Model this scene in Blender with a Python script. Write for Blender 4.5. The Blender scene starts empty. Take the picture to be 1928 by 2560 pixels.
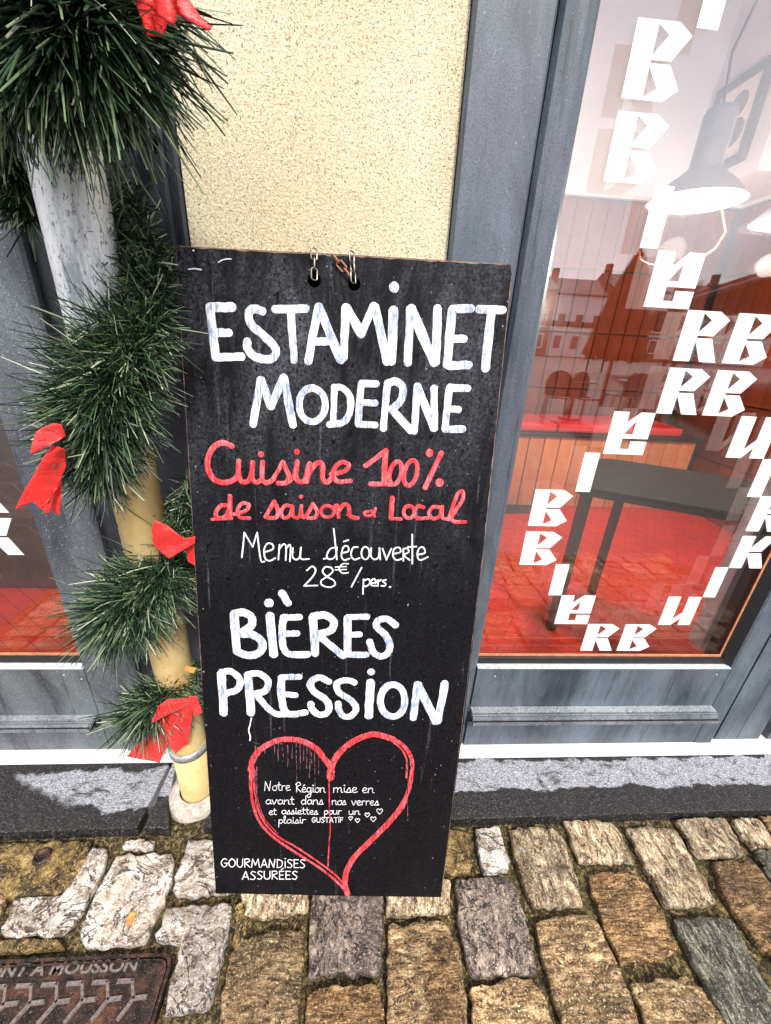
import bpy, bmesh, math, random
import numpy as np
from mathutils import Vector, Matrix, noise
random.seed(7); rng = np.random.default_rng(7)
S = bpy.context.scene; COL = S.collection

# ------------------------------------------------------------------ camera
PITCH, ROLL, YAW, FPX, CAMH = math.radians(23.6146), math.radians(3.1470), math.radians(4.0652), 1000.0, 1.35
fwd = Vector((math.sin(YAW)*math.cos(PITCH), math.cos(YAW)*math.cos(PITCH), -math.sin(PITCH)))
rgt = Vector((math.cos(YAW), -math.sin(YAW), 0)); dwn = fwd.cross(rgt)
cr, sr = math.cos(ROLL), math.sin(ROLL)
R0, R1 = rgt*cr - dwn*sr, rgt*sr + dwn*cr
cam = bpy.data.cameras.new('camera'); co = bpy.data.objects.new('camera', cam); COL.objects.link(co)
M = Matrix.Identity(4)
for i in range(3):
    M[i][0] = R0[i]; M[i][1] = -R1[i]; M[i][2] = -fwd[i]
M[2][3] = CAMH; co.matrix_world = M
cam.sensor_fit = 'VERTICAL'; cam.sensor_height = 36; cam.lens = 36*FPX/2560; cam.clip_start = .02; cam.clip_end = 600
S.camera = co
# ------------------------------------------------------------------ light
EL, AZX = math.radians(50), .42        # sun: high, behind the viewer, a little to the right
sd = Vector((AZX, -1, 0)).normalized()*math.cos(EL) + Vector((0, 0, math.sin(EL)))
w = bpy.data.worlds.new('World'); S.world = w; w.use_nodes = True
wn = w.node_tree; wn.nodes.clear()
wo = wn.nodes.new('ShaderNodeOutputWorld'); bg = wn.nodes.new('ShaderNodeBackground'); sky = wn.nodes.new('ShaderNodeTexSky')
sky.sky_type = 'NISHITA'; sky.sun_disc = False; sky.sun_elevation = EL; sky.sun_rotation = math.atan2(sd.x, sd.y)
sky.air_density = 1.0; sky.dust_density = 2.0
tc = wn.nodes.new('ShaderNodeTexCoord'); cn = wn.nodes.new('ShaderNodeTexNoise'); cn.inputs['Scale'].default_value = 2.6; cn.inputs['Detail'].default_value = 6
cr_ = wn.nodes.new('ShaderNodeValToRGB'); cr_.color_ramp.elements[0].position = .36; cr_.color_ramp.elements[1].position = .60
mx = wn.nodes.new('ShaderNodeMix'); mx.data_type = 'RGBA'; mx.inputs[7].default_value = (13.5, 13.0, 13.6, 1)
wn.links.new(tc.outputs['Generated'], cn.inputs['Vector']); wn.links.new(cn.outputs['Fac'], cr_.inputs['Fac'])
wn.links.new(cr_.outputs['Color'], mx.inputs[0]); wn.links.new(sky.outputs['Color'], mx.inputs[6])
wn.links.new(mx.outputs[2], bg.inputs['Color']); bg.inputs['Strength'].default_value = .10
wn.links.new(bg.outputs['Background'], wo.inputs['Surface'])
sun = bpy.data.lights.new('sun', 'SUN'); sun.energy = 2.6; sun.angle = math.radians(7); sun.color = (1, .95, .88)
so = bpy.data.objects.new('sun', sun); COL.objects.link(so); so.rotation_euler = sd.to_track_quat('Z', 'Y').to_euler()
S.view_settings.view_transform = 'Standard'; S.view_settings.look = 'None'; S.view_settings.gamma = 1
S.view_settings.use_curve_mapping = False; S.view_settings.exposure = .80
S.render.engine = 'CYCLES'; S.cycles.max_bounces = 10; S.cycles.transparent_max_bounces = 24; S.cycles.glossy_bounces = 6
S.render.resolution_x = 771; S.render.resolution_y = 1024

# ------------------------------------------------------------------ measuring helpers
def ray(x, y):
    return R0*((x-964)/FPX) + R1*((y-1280)/FPX) + fwd
CO = Vector((0, 0, CAMH))
def gz(x, y, z=0.0):
    d = ray(x, y); return CO + d*((z-CAMH)/d.z)
def gy(x, y, Y):
    d = ray(x, y); return CO + d*(Y/d.y)
def gplane(x, y, p0, n, off=0.0):
    d = ray(x, y); t = (p0+n*off-CO).dot(n)/d.dot(n); return CO + d*t

# ------------------------------------------------------------------ materials
def newmat(name):
    m = bpy.data.materials.new(name); m.use_nodes = True; nt = m.node_tree
    return m, nt, nt.nodes['Principled BSDF']
def N(nt, t, **k):
    n = nt.nodes.new('ShaderNode'+t)
    for a, b in k.items():
        if a in n.inputs: n.inputs[a].default_value = b
        else: setattr(n, a, b)
    return n
def coords(nt, scale=(1, 1, 1), rot=(0, 0, 0), space='Object'):
    t = N(nt, 'TexCoord'); m = N(nt, 'Mapping'); m.inputs['Scale'].default_value = scale; m.inputs['Rotation'].default_value = rot
    nt.links.new(t.outputs[space], m.inputs['Vector']); return m.outputs['Vector']
def nz(nt, vec, scale, detail=4, rough=.6, dist=0.0):
    n = N(nt, 'TexNoise', Scale=scale, Detail=detail, Roughness=rough, Distortion=dist); nt.links.new(vec, n.inputs['Vector']); return n.outputs['Fac']
def ramp(nt, fac, stops):
    r = N(nt, 'ValToRGB'); e = r.color_ramp.elements
    while len(e) < len(stops): e.new(.5)
    for el, (p, c) in zip(e, stops):
        el.position = p; el.color = (*c, 1) if isinstance(c, tuple) else (c, c, c, 1)
    nt.links.new(fac, r.inputs['Fac']); return r.outputs['Color']
def mix(nt, fac, a, b, mode='MIX'):
    m = N(nt, 'Mix'); m.data_type = 'RGBA'; m.blend_type = mode
    for s, v in ((0, fac), (6, a), (7, b)):
        if isinstance(v, (int, float)): m.inputs[s].default_value = v
        elif isinstance(v, tuple): m.inputs[s].default_value = (*v, 1)
        else: nt.links.new(v, m.inputs[s])
    return m.outputs[2]
def math_(nt, op, a, b=0.0):
    m = N(nt, 'Math', operation=op)
    for i, v in enumerate((a, b)):
        if isinstance(v, (int, float)): m.inputs[i].default_value = v
        else: nt.links.new(v, m.inputs[i])
    return m.outputs[0]
def bump(nt, bs, h, strength, dist):
    b = N(nt, 'Bump', Strength=strength, Distance=dist); nt.links.new(h, b.inputs['Height'])
    if bs.inputs['Normal'].is_linked:
        nt.links.new(bs.inputs['Normal'].links[0].from_socket, b.inputs['Normal'])
    nt.links.new(b.outputs['Normal'], bs.inputs['Normal'])
def setc(nt, bs, c):
    if isinstance(c, tuple): bs.inputs['Base Color'].default_value = (*c, 1)
    else: nt.links.new(c, bs.inputs['Base Color'])
def plain(name, c, rough=.5, metal=0.0, var=.15, scale=30, bmp=0.0, bscale=200, bd=.001, space='Object'):
    m, nt, bs = newmat(name); v = coords(nt, space=space)
    f = nz(nt, v, scale, 5)
    c1 = tuple(x*(1-var) for x in c); c2 = tuple(min(1, x*(1+var)) for x in c)
    setc(nt, bs, ramp(nt, f, [(.3, c1), (.7, c2)]))
    bs.inputs['Roughness'].default_value = rough; bs.inputs['Metallic'].default_value = metal
    if bmp: bump(nt, bs, nz(nt, v, bscale, 3), bmp, bd)
    return m

# painted blue-grey joinery: mottled, speckled, dusty
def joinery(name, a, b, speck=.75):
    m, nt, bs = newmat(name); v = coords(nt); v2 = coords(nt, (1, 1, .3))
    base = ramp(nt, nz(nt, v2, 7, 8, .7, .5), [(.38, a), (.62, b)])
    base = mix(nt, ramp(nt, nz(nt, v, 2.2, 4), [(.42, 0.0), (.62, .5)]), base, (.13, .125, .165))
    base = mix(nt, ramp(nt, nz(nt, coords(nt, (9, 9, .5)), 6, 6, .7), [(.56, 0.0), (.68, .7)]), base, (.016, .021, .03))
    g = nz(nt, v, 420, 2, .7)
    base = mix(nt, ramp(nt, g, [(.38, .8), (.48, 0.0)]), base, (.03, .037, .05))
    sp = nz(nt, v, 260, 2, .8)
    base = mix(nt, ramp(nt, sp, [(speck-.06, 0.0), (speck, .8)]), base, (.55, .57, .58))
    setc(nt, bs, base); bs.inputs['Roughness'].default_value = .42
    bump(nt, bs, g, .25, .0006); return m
M_frame = joinery('painted_joinery', (.030, .044, .058), (.125, .165, .20))
M_frame_l = joinery('painted_joinery_worn', (.035, .042, .050), (.14, .165, .18), .70)
M_frame_shade = joinery('shaded_joinery', (.007, .009, .014), (.020, .025, .036), .8)  # darker copy of the joinery: shade beside the pipe put into the colour
M_edge = plain('pale_worn_edge', (.45, .48, .5), .5, 0, .25, 80, .3, 300)
M_lit_slope = joinery('lit_top_slope', (.20, .23, .25), (.34, .37, .39), .62)  # paler copy of the joinery: light on the moulding top painted in
M_slope2 = joinery('grey_moulding_paint', (.10, .12, .135), (.24, .27, .29), .66)
M_flash = plain('pale_metal_flashing', (.72, .72, .70), .45, 0, .12, 60, .3, 260, .0006)
M_black = plain('black_rubber_and_shade', (.010, .010, .011), .5, 0, .3, 90, .2, 300)  # rubber seals and joints, also the strips that stand in for shade
M_cedar = plain('orange_brown_bead', (.55, .22, .10), .5, 0, .3, 60)
M_orange = M_cedar

# stucco
m, nt, bs = newmat('cream_roughcast'); v = coords(nt)
wv = nz(nt, v, 185, 4, .75, .5); fine = nz(nt, v, 420, 3, .8)
c = ramp(nt, nz(nt, v, 3, 5), [(.3, (.86, .75, .47)), (.7, (.93, .87, .66))])
c = mix(nt, ramp(nt, wv, [(.36, .6), (.47, 0.0)]), c, (.45, .31, .12))
c = mix(nt, ramp(nt, wv, [(.52, 0.0), (.66, .75)]), c, (.92, .87, .72))
pits = ramp(nt, nz(nt, v, 300, 2, .6), [(.345, 1.0), (.385, 0.0)])
c = mix(nt, ramp(nt, nz(nt, coords(nt, (1, 1, .45)), 2.2, 6, .65), [(.52, 0.0), (.78, .28)]), c, (.58, .44, .22))
c = mix(nt, math_(nt, 'MULTIPLY', pits, .8), c, (.14, .085, .04))
c = mix(nt, ramp(nt, fine, [(.36, .4), (.44, 0.0)]), c, (.42, .30, .13))
setc(nt, bs, c); bs.inputs['Roughness'].default_value = .9
bump(nt, bs, wv, 1.0, .006); bump(nt, bs, fine, .7, .002)
M_stucco = m

# slate
def slate(name, mode):
    m, nt, bs = newmat(name); v = coords(nt, (1, 1, 1), (0, 0, .5)); vs = coords(nt, (1, 2.4, 1), (0, 0, -.7))
    f = nz(nt, vs, 170, 5, .8, .6); g = nz(nt, v, 12, 5)
    c = ramp(nt, f, [(.44, (.0015, .0015, .002)), (.55, (.011, .010, .011)), (.63, (.20, .18, .17))])
    # dried, frost pale patches with an irregular tide line
    t = N(nt, 'TexCoord'); sx = N(nt, 'SeparateXYZ'); nt.links.new(t.outputs['Object'], sx.inputs[0])
    wob = nz(nt, coords(nt), 9, 7, .62)
    blot = nz(nt, coords(nt, (1, 1.8, 1)), 14, 8, .72, .8)
    if mode == 'right':
        y = math_(nt, 'ADD', sx.outputs['Y'], math_(nt, 'MULTIPLY', math_(nt, 'SUBTRACT', wob, .5), .09))
        lo = ramp(nt, math_(nt, 'MULTIPLY', math_(nt, 'SUBTRACT', y, .805), 1.0), [(.0, 0.0), (.004, 1.0)])
        hi = ramp(nt, math_(nt, 'MULTIPLY', math_(nt, 'SUBTRACT', .905, y), 1.0), [(.0, 0.0), (.004, 1.0)])
        mask = math_(nt, 'MULTIPLY', lo, hi)
    else:
        q = math_(nt, 'ADD', math_(nt, 'MULTIPLY', sx.outputs['X'], .55), sx.outputs['Y'])
        q = math_(nt, 'ADD', q, math_(nt, 'MULTIPLY', math_(nt, 'SUBTRACT', wob, .5), .13))
        y = math_(nt, 'ADD', sx.outputs['Y'], math_(nt, 'MULTIPLY', math_(nt, 'SUBTRACT', wob, .5), .10))
        a = ramp(nt, math_(nt, 'SUBTRACT', q, .30), [(.0, 0.0), (.02, 1.0)])
        b = ramp(nt, math_(nt, 'SUBTRACT', y, .772), [(.0, 0.0), (.006, 1.0)])
        d = ramp(nt, math_(nt, 'SUBTRACT', .895, y), [(.0, 0.0), (.006, 1.0)])
        mask = math_(nt, 'MULTIPLY', math_(nt, 'MULTIPLY', a, b), d)
    mask = math_(nt, 'MULTIPLY', mask, ramp(nt, blot, [(.36, .12), (.46, 1.0)]))
    pale = ramp(nt, f, [(.38, (.025, .028, .036)), (.49, (.23, .24, .275)), (.60, (.66, .67, .71))])
    c = mix(nt, mask, c, pale); c = mix(nt, ramp(nt, g, [(.6, 0.0), (.8, .35)]), c, (.06, .05, .035))
    setc(nt, bs, c); bs.inputs['Roughness'].default_value = .55
    bump(nt, bs, f, .8, .003); return m
M_slateR = slate('slate_right', 'right'); M_slateL = slate('slate_left', 'left')

# cobblestones
def cobble(name, a, b, c3, grain=(1, 3.2, 1), rot=.2):
    m, nt, bs = newmat(name); oi = N(nt, 'ObjectInfo')
    t = N(nt, 'TexCoord'); mp = N(nt, 'Mapping'); mp.inputs['Scale'].default_value = grain; mp.inputs['Rotation'].default_value = (0, 0, rot)
    off = N(nt, 'VectorMath', operation='ADD'); nt.links.new(t.outputs['Object'], off.inputs[0])
    cmb = N(nt, 'CombineXYZ'); 
    for k in range(3): nt.links.new(math_(nt, 'MULTIPLY', oi.outputs['Random'], 7.3+k*3.1), cmb.inputs[k])
    nt.links.new(cmb.outputs[0], off.inputs[1]); nt.links.new(off.outputs[0], mp.inputs['Vector'])
    v = mp.outputs[0]; vi = off.outputs[0]
    f = nz(nt, v, 26, 6, .72, .5); big = nz(nt, vi, 7, 4); fine = nz(nt, vi, 210, 3, .75)
    col = ramp(nt, f, [(.37, tuple(x*.6 for x in a)), (.5, b), (.62, tuple(min(.9, x*1.15) for x in c3))])
    col = mix(nt, ramp(nt, big, [(.45, 0.0), (.62, .55)]), col, tuple(x*.42 for x in b))
    col = mix(nt, ramp(nt, fine, [(.36, .8), (.44, 0.0)]), col, tuple(x*.12 for x in a))
    ck = math_(nt, 'ABSOLUTE', math_(nt, 'SUBTRACT', nz(nt, v, 9, 7, .62, 1.2), .5))
    crack = ramp(nt, ck, [(.004, 1.0), (.016, 0.0)])
    col = mix(nt, crack, col, tuple(x*.1 for x in a))
    dirt = ramp(nt, nz(nt, vi, 16, 6, .7, .8), [(.48, 0.0), (.64, .7)])
    col = mix(nt, dirt, col, tuple(x*.5 for x in a))
    col = mix(nt, ramp(nt, fine, [(.57, 0.0), (.66, .75)]), col, tuple(min(.9, x*1.6+.06) for x in c3))
    # edge moss
    sz = N(nt, 'SeparateXYZ'); nt.links.new(t.outputs['Object'], sz.inputs[0])
    ms = math_(nt, 'ADD', sz.outputs['Z'], math_(nt, 'MULTIPLY', math_(nt, 'SUBTRACT', nz(nt, vi, 60, 3), .5), .016))
    col = mix(nt, ramp(nt, math_(nt, 'MULTIPLY', math_(nt, 'ADD', ms, .02), 20), [(.12, 1.0), (.24, 0.0)]), col, (.035, .030, .008))
    hs = N(nt, 'HueSaturation'); nt.links.new(col, hs.inputs['Color'])
    nt.links.new(math_(nt, 'ADD', math_(nt, 'MULTIPLY', oi.outputs['Random'], .45), .85), hs.inputs['Value']); hs.inputs['Saturation'].default_value = 1.06
    setc(nt, bs, hs.outputs[0]); bs.inputs['Roughness'].default_value = .55
    bump(nt, bs, f, 1.0, .014); bump(nt, bs, fine, .7, .003); bump(nt, bs, math_(nt, 'SUBTRACT', 1.0, crack), .8, .004); return m
C_tan = cobble('tan_sandstone', (.10, .05, .018), (.39, .235, .11), (.70, .52, .30))
C_pale = cobble('pale_stone', (.34, .24, .16), (.70, .60, .49), (.90, .85, .78), (1, 1.3, 1), 1.0)
C_grey = cobble('grey_stone', (.05, .038, .030), (.19, .145, .115), (.38, .30, .24), (1.5, 1, 1), .5)
C_brown = cobble('brown_grained_stone', (.06, .03, .010), (.29, .155, .06), (.56, .37, .19), (1, 5, 1), -.25)
C_green = cobble('greenish_stone', (.035, .033, .022), (.115, .11, .075), (.30, .28, .21), (3.5, 1, 1), .5)
C_light = cobble('light_tan_stone', (.17, .10, .05), (.52, .37, .22), (.84, .70, .48), (2.5, 1, 1), .35)
C_patch = cobble('ochre_cement', (.05, .033, .010), (.22, .14, .045), (.46, .33, .14), (1, 1, 1), 0)

# mossy jointing
m, nt, bs = newmat('mossy_sand_joint'); v = coords(nt)
f = nz(nt, v, 95, 6, .8, .5); g = nz(nt, v, 9, 4); fi = nz(nt, v, 300, 3, .8)
c = ramp(nt, f, [(.38, (.003, .003, .002)), (.48, (.045, .032, .010)), (.56, (.26, .18, .055)), (.65, (.62, .50, .26))])
c = mix(nt, ramp(nt, g, [(.48, 0.0), (.68, .45)]), c, mix(nt, f, (.008, .010, .003), (.13, .13, .03)))
c = mix(nt, ramp(nt, fi, [(.60, 0.0), (.70, .9)]), c, (.55, .46, .30))
c = mix(nt, ramp(nt, fi, [(.34, .9), (.44, 0.0)]), c, (.006, .005, .003))
setc(nt, bs, c); bs.inputs['Roughness'].default_value = .95; bump(nt, bs, f, 1.0, .012); bump(nt, bs, fi, .8, .003)
M_moss = m
# far paving, beyond the single stones
m, nt, bs = newmat('distant_setts'); v = coords(nt)
br = N(nt, 'TexBrick', Scale=5.0); nt.links.new(v, br.inputs['Vector'])
br.inputs['Color1'].default_value = (.025, .021, .018, 1); br.inputs['Color2'].default_value = (.055, .045, .036, 1); br.inputs['Mortar'].default_value = (.02, .02, .01, 1)
br.inputs['Mortar Size'].default_value = .03
setc(nt, bs, mix(nt, .4, br.outputs['Color'], ramp(nt, nz(nt, v, 3, 5), [(.3, .08), (.7, .4)]), 'MULTIPLY')); bs.inputs['Roughness'].default_value = .5
M_far = m

# chalkboard
m, nt, bs = newmat('blackboard_paint'); v = coords(nt); vs = coords(nt, (1, 1, .28))
t = N(nt, 'TexCoord'); sx = N(nt, 'SeparateXYZ'); nt.links.new(t.outputs['Object'], sx.inputs[0])
base = ramp(nt, nz(nt, v, 240, 3, .8), [(.38, (.0012, .0012, .0018)), (.62, (.0085, .008, .0105))])
up = ramp(nt, math_(nt, 'DIVIDE', sx.outputs['Z'], 1.5), [(.55, .05), (.70, .45), (.90, 1.0)])
sm = ramp(nt, nz(nt, vs, 9, 7, .75, .7), [(.42, 0.0), (.66, 1.0)])
gr = ramp(nt, nz(nt, v, 180, 4, .85), [(.40, 0.0), (.66, 1.0)])
k = math_(nt, 'MULTIPLY', math_(nt, 'MULTIPLY', sm, gr), up)
base = mix(nt, k, base, (.11, .115, .14))
chips = ramp(nt, nz(nt, coords(nt, (1.2, 1, .55)), 75, 2, .5), [(.29, 1.0), (.31, 0.0)])
base = mix(nt, chips, base, (.0015, .0015, .0015))
sp = ramp(nt, nz(nt, coords(nt, (1, 1, .7)), 120, 2, .9), [(.72, 0.0), (.75, .8)])
base = mix(nt, sp, base, (.35, .33, .36))
drip = ramp(nt, nz(nt, coords(nt, (22, 1, 1.1)), 3.2, 3, .5), [(.66, 0.0), (.74, .22)])
base = mix(nt, math_(nt, 'MULTIPLY', drip, gr), base, (.42, .38, .42))
setc(nt, bs, base); bs.inputs['Roughness'].default_value = .6; bs.inputs['Specular IOR Level'].default_value = .10
bump(nt, bs, nz(nt, vs, 60, 5, .75), .35, .002); bump(nt, bs, chips, .8, .001)
M_board = m
M_boardedge = plain('bare_plywood_edge', (.20, .115, .085), .8, 0, .7, 60, .6, 300)
def paint(name, a, b, c2, wear):
    m, nt, bs = newmat(name); v = coords(nt, (1.3, 1, .14)); f = nz(nt, v, 150, 4, .75, .3)
    g = nz(nt, coords(nt), 22, 3)
    s = ramp(nt, f, [(.44, 0.0), (.56, 1.0)]); s = math_(nt, 'MULTIPLY', s, ramp(nt, g, [(.34, 0.0), (.54, .95)]))
    col = mix(nt, s, a, b)
    bs.inputs['Specular IOR Level'].default_value = .2
    h = nz(nt, coords(nt, (2.5, 1, .35)), 150, 4, .8)
    col = mix(nt, ramp(nt, h, [(wear-.02, 1.0), (wear, 0.0)]), col, c2)
    setc(nt, bs, col); bs.inputs['Roughness'].default_value = .5; bump(nt, bs, f, .5, .001); return m
P_white = paint('white_brush_paint', (.78, .78, .80), (.20, .26, .40), (.12, .12, .14), .34)
P_thin = paint('white_chalk_pen', (.80, .79, .80), (.55, .55, .62), (.1, .1, .1), .33)
P_red = paint('red_brush_paint', (.62, .030, .034), (.72, .16, .18), (.10, .02, .025), .315)
P_heart = paint('red_heart_paint', (.58, .03, .035), (.66, .13, .15), (.012, .006, .007), .44)
P_drip = paint('thin_pink_drips', (.34, .10, .12), (.22, .12, .15), (.01, .005, .006), .50)
M_void = plain('unlit_hole', (.0005, .0005, .0005), 1)
M_void.node_tree.nodes['Principled BSDF'].inputs['Specular IOR Level'].default_value = 0
M_steel = plain('chain_steel', (.30, .27, .23), .35, .9, .5, 300)
M_rust = plain('rusty_chain', (.36, .17, .09), .7, .3, .5, 300)

# downpipe
m, nt, bs = newmat('weathered_zinc_paint'); v = coords(nt, (1, 1, .18)); v1 = coords(nt)
c = ramp(nt, nz(nt, v, 16, 6, .75), [(.36, (.34, .38, .40)), (.48, (.78, .81, .82)), (.62, (.88, .89, .89))])
c = mix(nt, ramp(nt, nz(nt, coords(nt, (1, 1, .5)), 160, 3, .8), [(.37, .9), (.44, 0.0)]), c, (.10, .13, .15))
c = mix(nt, ramp(nt, nz(nt, coords(nt, (3, 3, .35)), 9, 5, .7), [(.6, 0.0), (.72, .7)]), c, (.25, .22, .17))
setc(nt, bs, c); bs.inputs['Roughness'].default_value = .45; bs.inputs['Metallic'].default_value = .15; bump(nt, bs, nz(nt, v1, 150, 3), .3, .001)
M_zinc = m
m, nt, bs = newmat('cream_painted_iron'); v1 = coords(nt)
c = ramp(nt, nz(nt, v1, 8, 5), [(.35, (.60, .42, .16)), (.65, (.76, .60, .30))])
c = mix(nt, ramp(nt, nz(nt, v1, 90, 3, .7), [(.30, 1.0), (.34, 0.0)]), c, (.30, .16, .05))
c = mix(nt, ramp(nt, nz(nt, v1, 130, 3, .8), [(.66, 0.0), (.72, .8)]), c, (.85, .80, .62))
setc(nt, bs, c); bs.inputs['Roughness'].default_value = .4; bump(nt, bs, nz(nt, v1, 120, 3), .3, .001)
M_cream = m
M_galv = plain('galvanised_steel', (.42, .44, .45), .35, .6, .3, 120)
M_mortar = plain('pale_mortar', (.50, .44, .38), .9, 0, .4, 60, 1.0, 120, .006)

# needles
m, nt, bs = newmat('artificial_pine_needles')
at = N(nt, 'Attribute', attribute_name='tone')
c = ramp(nt, at.outputs['Fac'], [(0, (.001, .004, .002)), (.3, (.006, .020, .009)), (.55, (.035, .080, .034)), (.8, (.15, .22, .10)), (1, (.58, .62, .44))])
setc(nt, bs, c); bs.inputs['Roughness'].default_value = .38
M_needle = m
M_wire = plain('garland_wire', (.02, .03, .015), .7)
m, nt, bs = newmat('red_satin'); v = coords(nt)
setc(nt, bs, ramp(nt, nz(nt, v, 20, 3), [(.3, (.66, .012, .012)), (.7, (.80, .022, .018))])); bs.inputs['Roughness'].default_value = .6
bs.inputs['Sheen Weight'].default_value = .15
bs.inputs['Roughness'].default_value = .45; bump(nt, bs, nz(nt, coords(nt, (1, 1, 2.5)), 45, 4, .6), .5, .006)
M_ribbon = m
M_leaf = plain('dry_orange_leaf', (.62, .26, .06), .7, 0, .4, 200)
# cast iron
m, nt, bs = newmat('rusty_cast_iron'); v = coords(nt)
c = ramp(nt, nz(nt, v, 28, 6, .7), [(.38, (.010, .007, .006)), (.52, (.040, .024, .019)), (.66, (.17, .065, .032))])
c = mix(nt, ramp(nt, nz(nt, v, 240, 3, .8), [(.56, 0.0), (.68, .8)]), c, (.25, .20, .18))
setc(nt, bs, c); bs.inputs['Roughness'].default_value = .45; bs.inputs['Metallic'].default_value = .5; bump(nt, bs, nz(nt, v, 160, 4, .8), .7, .002)
M_iron = m
M_ironhi = plain('worn_iron_relief', (.20, .165, .15), .45, .3, .6, 200, .5, 300)

# vinyl, glass
M_vinyl = plain('white_vinyl', (.86, .86, .88), .5, 0, .02, 20)
def glass(name, refl, tint=(1, 1, 1)):
    m = bpy.data.materials.new(name); m.use_nodes = True; nt = m.node_tree; nt.nodes.clear()
    o = N(nt, 'OutputMaterial'); tr = N(nt, 'BsdfTransparent'); gl = N(nt, 'BsdfGlossy'); gl.inputs['Roughness'].default_value = 0
    tr.inputs['Color'].default_value = (*tint, 1); gl.inputs['Color'].default_value = (1, 1, 1, 1)
    fr = N(nt, 'LayerWeight', Blend=.35); mxs = N(nt, 'MixShader')
    f = math_(nt, 'ADD', math_(nt, 'MULTIPLY', fr.outputs['Fresnel'], .1), refl)
    nt.links.new(f, mxs.inputs[0]); nt.links.new(tr.outputs[0], mxs.inputs[1]); nt.links.new(gl.outputs[0], mxs.inputs[2]); nt.links.new(mxs.outputs[0], o.inputs[0])
    return m
G_outer = glass('window_glass_outer', .035); G_mid = glass('window_glass_back_face', .05); G_inner = glass('window_glass_inner', .17)

# interior
def tilemat(name, a, b):
    m, nt, bs = newmat(name); v = coords(nt); oi = N(nt, 'ObjectInfo')
    f = nz(nt, v, 7, 5, .7)
    c = ramp(nt, f, [(.3, a), (.7, b)]); hs = N(nt, 'HueSaturation'); nt.links.new(c, hs.inputs['Color'])
    nt.links.new(math_(nt, 'ADD', math_(nt, 'MULTIPLY', oi.outputs['Random'], .3), .85), hs.inputs['Value'])
    setc(nt, bs, hs.outputs[0]); bs.inputs['Roughness'].default_value = .25; bump(nt, bs, nz(nt, v, 14, 3), .3, .004); return m
M_tile = tilemat('terracotta_tile', (.11, .018, .007), (.22, .05, .018)); M_tileo = tilemat('orange_glazed_tile', (.55, .16, .05), (.75, .33, .14))
M_grout = plain('dark_grout', (.03, .02, .015), .8)
m, nt, bs = newmat('red_floor'); v = coords(nt, (1, 1, 1), (0, 0, .6))
c = ramp(nt, nz(nt, v, 3, 5, .6), [(.3, (.60, .020, .008)), (.7, (.80, .034, .012))])
br = N(nt, 'TexBrick', Scale=4.0); nt.links.new(v, br.inputs['Vector']); br.inputs['Mortar Size'].default_value = .008
br.inputs['Color1'].default_value = (1, 1, 1, 1); br.inputs['Color2'].default_value = (.86, .86, .86, 1); br.inputs['Mortar'].default_value = (.35, .3, .3, 1)
setc(nt, bs, mix(nt, 1.0, c, br.outputs['Color'], 'MULTIPLY')); bs.inputs['Roughness'].default_value = .5
M_redfloor = m
M_plaster = plain('pale_plaster', (.66, .63, .64), .85, 0, .06, 3)
M_darkwood = plain('dark_oak', (.014, .008, .006), .75, 0, .5, 14)
M_darkwood.node_tree.nodes['Principled BSDF'].inputs['Specular IOR Level'].default_value = .08
M_cushion = plain('red_cushion', (.70, .02, .02), .7)
M_leather = plain('brown_leather', (.06, .025, .015), .4, 0, .6, 9, .4, 20, .01)
M_blackmetal = plain('black_metal', (.012, .012, .013), .35)
M_lampgrey = plain('grey_enamel', (.22, .23, .25), .35)
M_darkslab = plain('dark_floor_slab', (.018, .018, .020), .5)
M_cable = plain('orange_cable', (.75, .14, .03), .5)
M_poster = plain('cream_print', (.72, .66, .58), .8)
M_ink = plain('grey_ink', (.16, .14, .15), .8)
def emis(name, c, s):
    m = bpy.data.materials.new(name); m.use_nodes = True; nt = m.node_tree; nt.nodes.clear()
    o = N(nt, 'OutputMaterial'); e = N(nt, 'Emission'); e.inputs['Color'].default_value = (*c, 1); e.inputs['Strength'].default_value = s
    nt.links.new(e.outputs[0], o.inputs[0]); return m
M_bulb = emis('lit_bulb', (1, .86, .68), 1.2)

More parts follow.
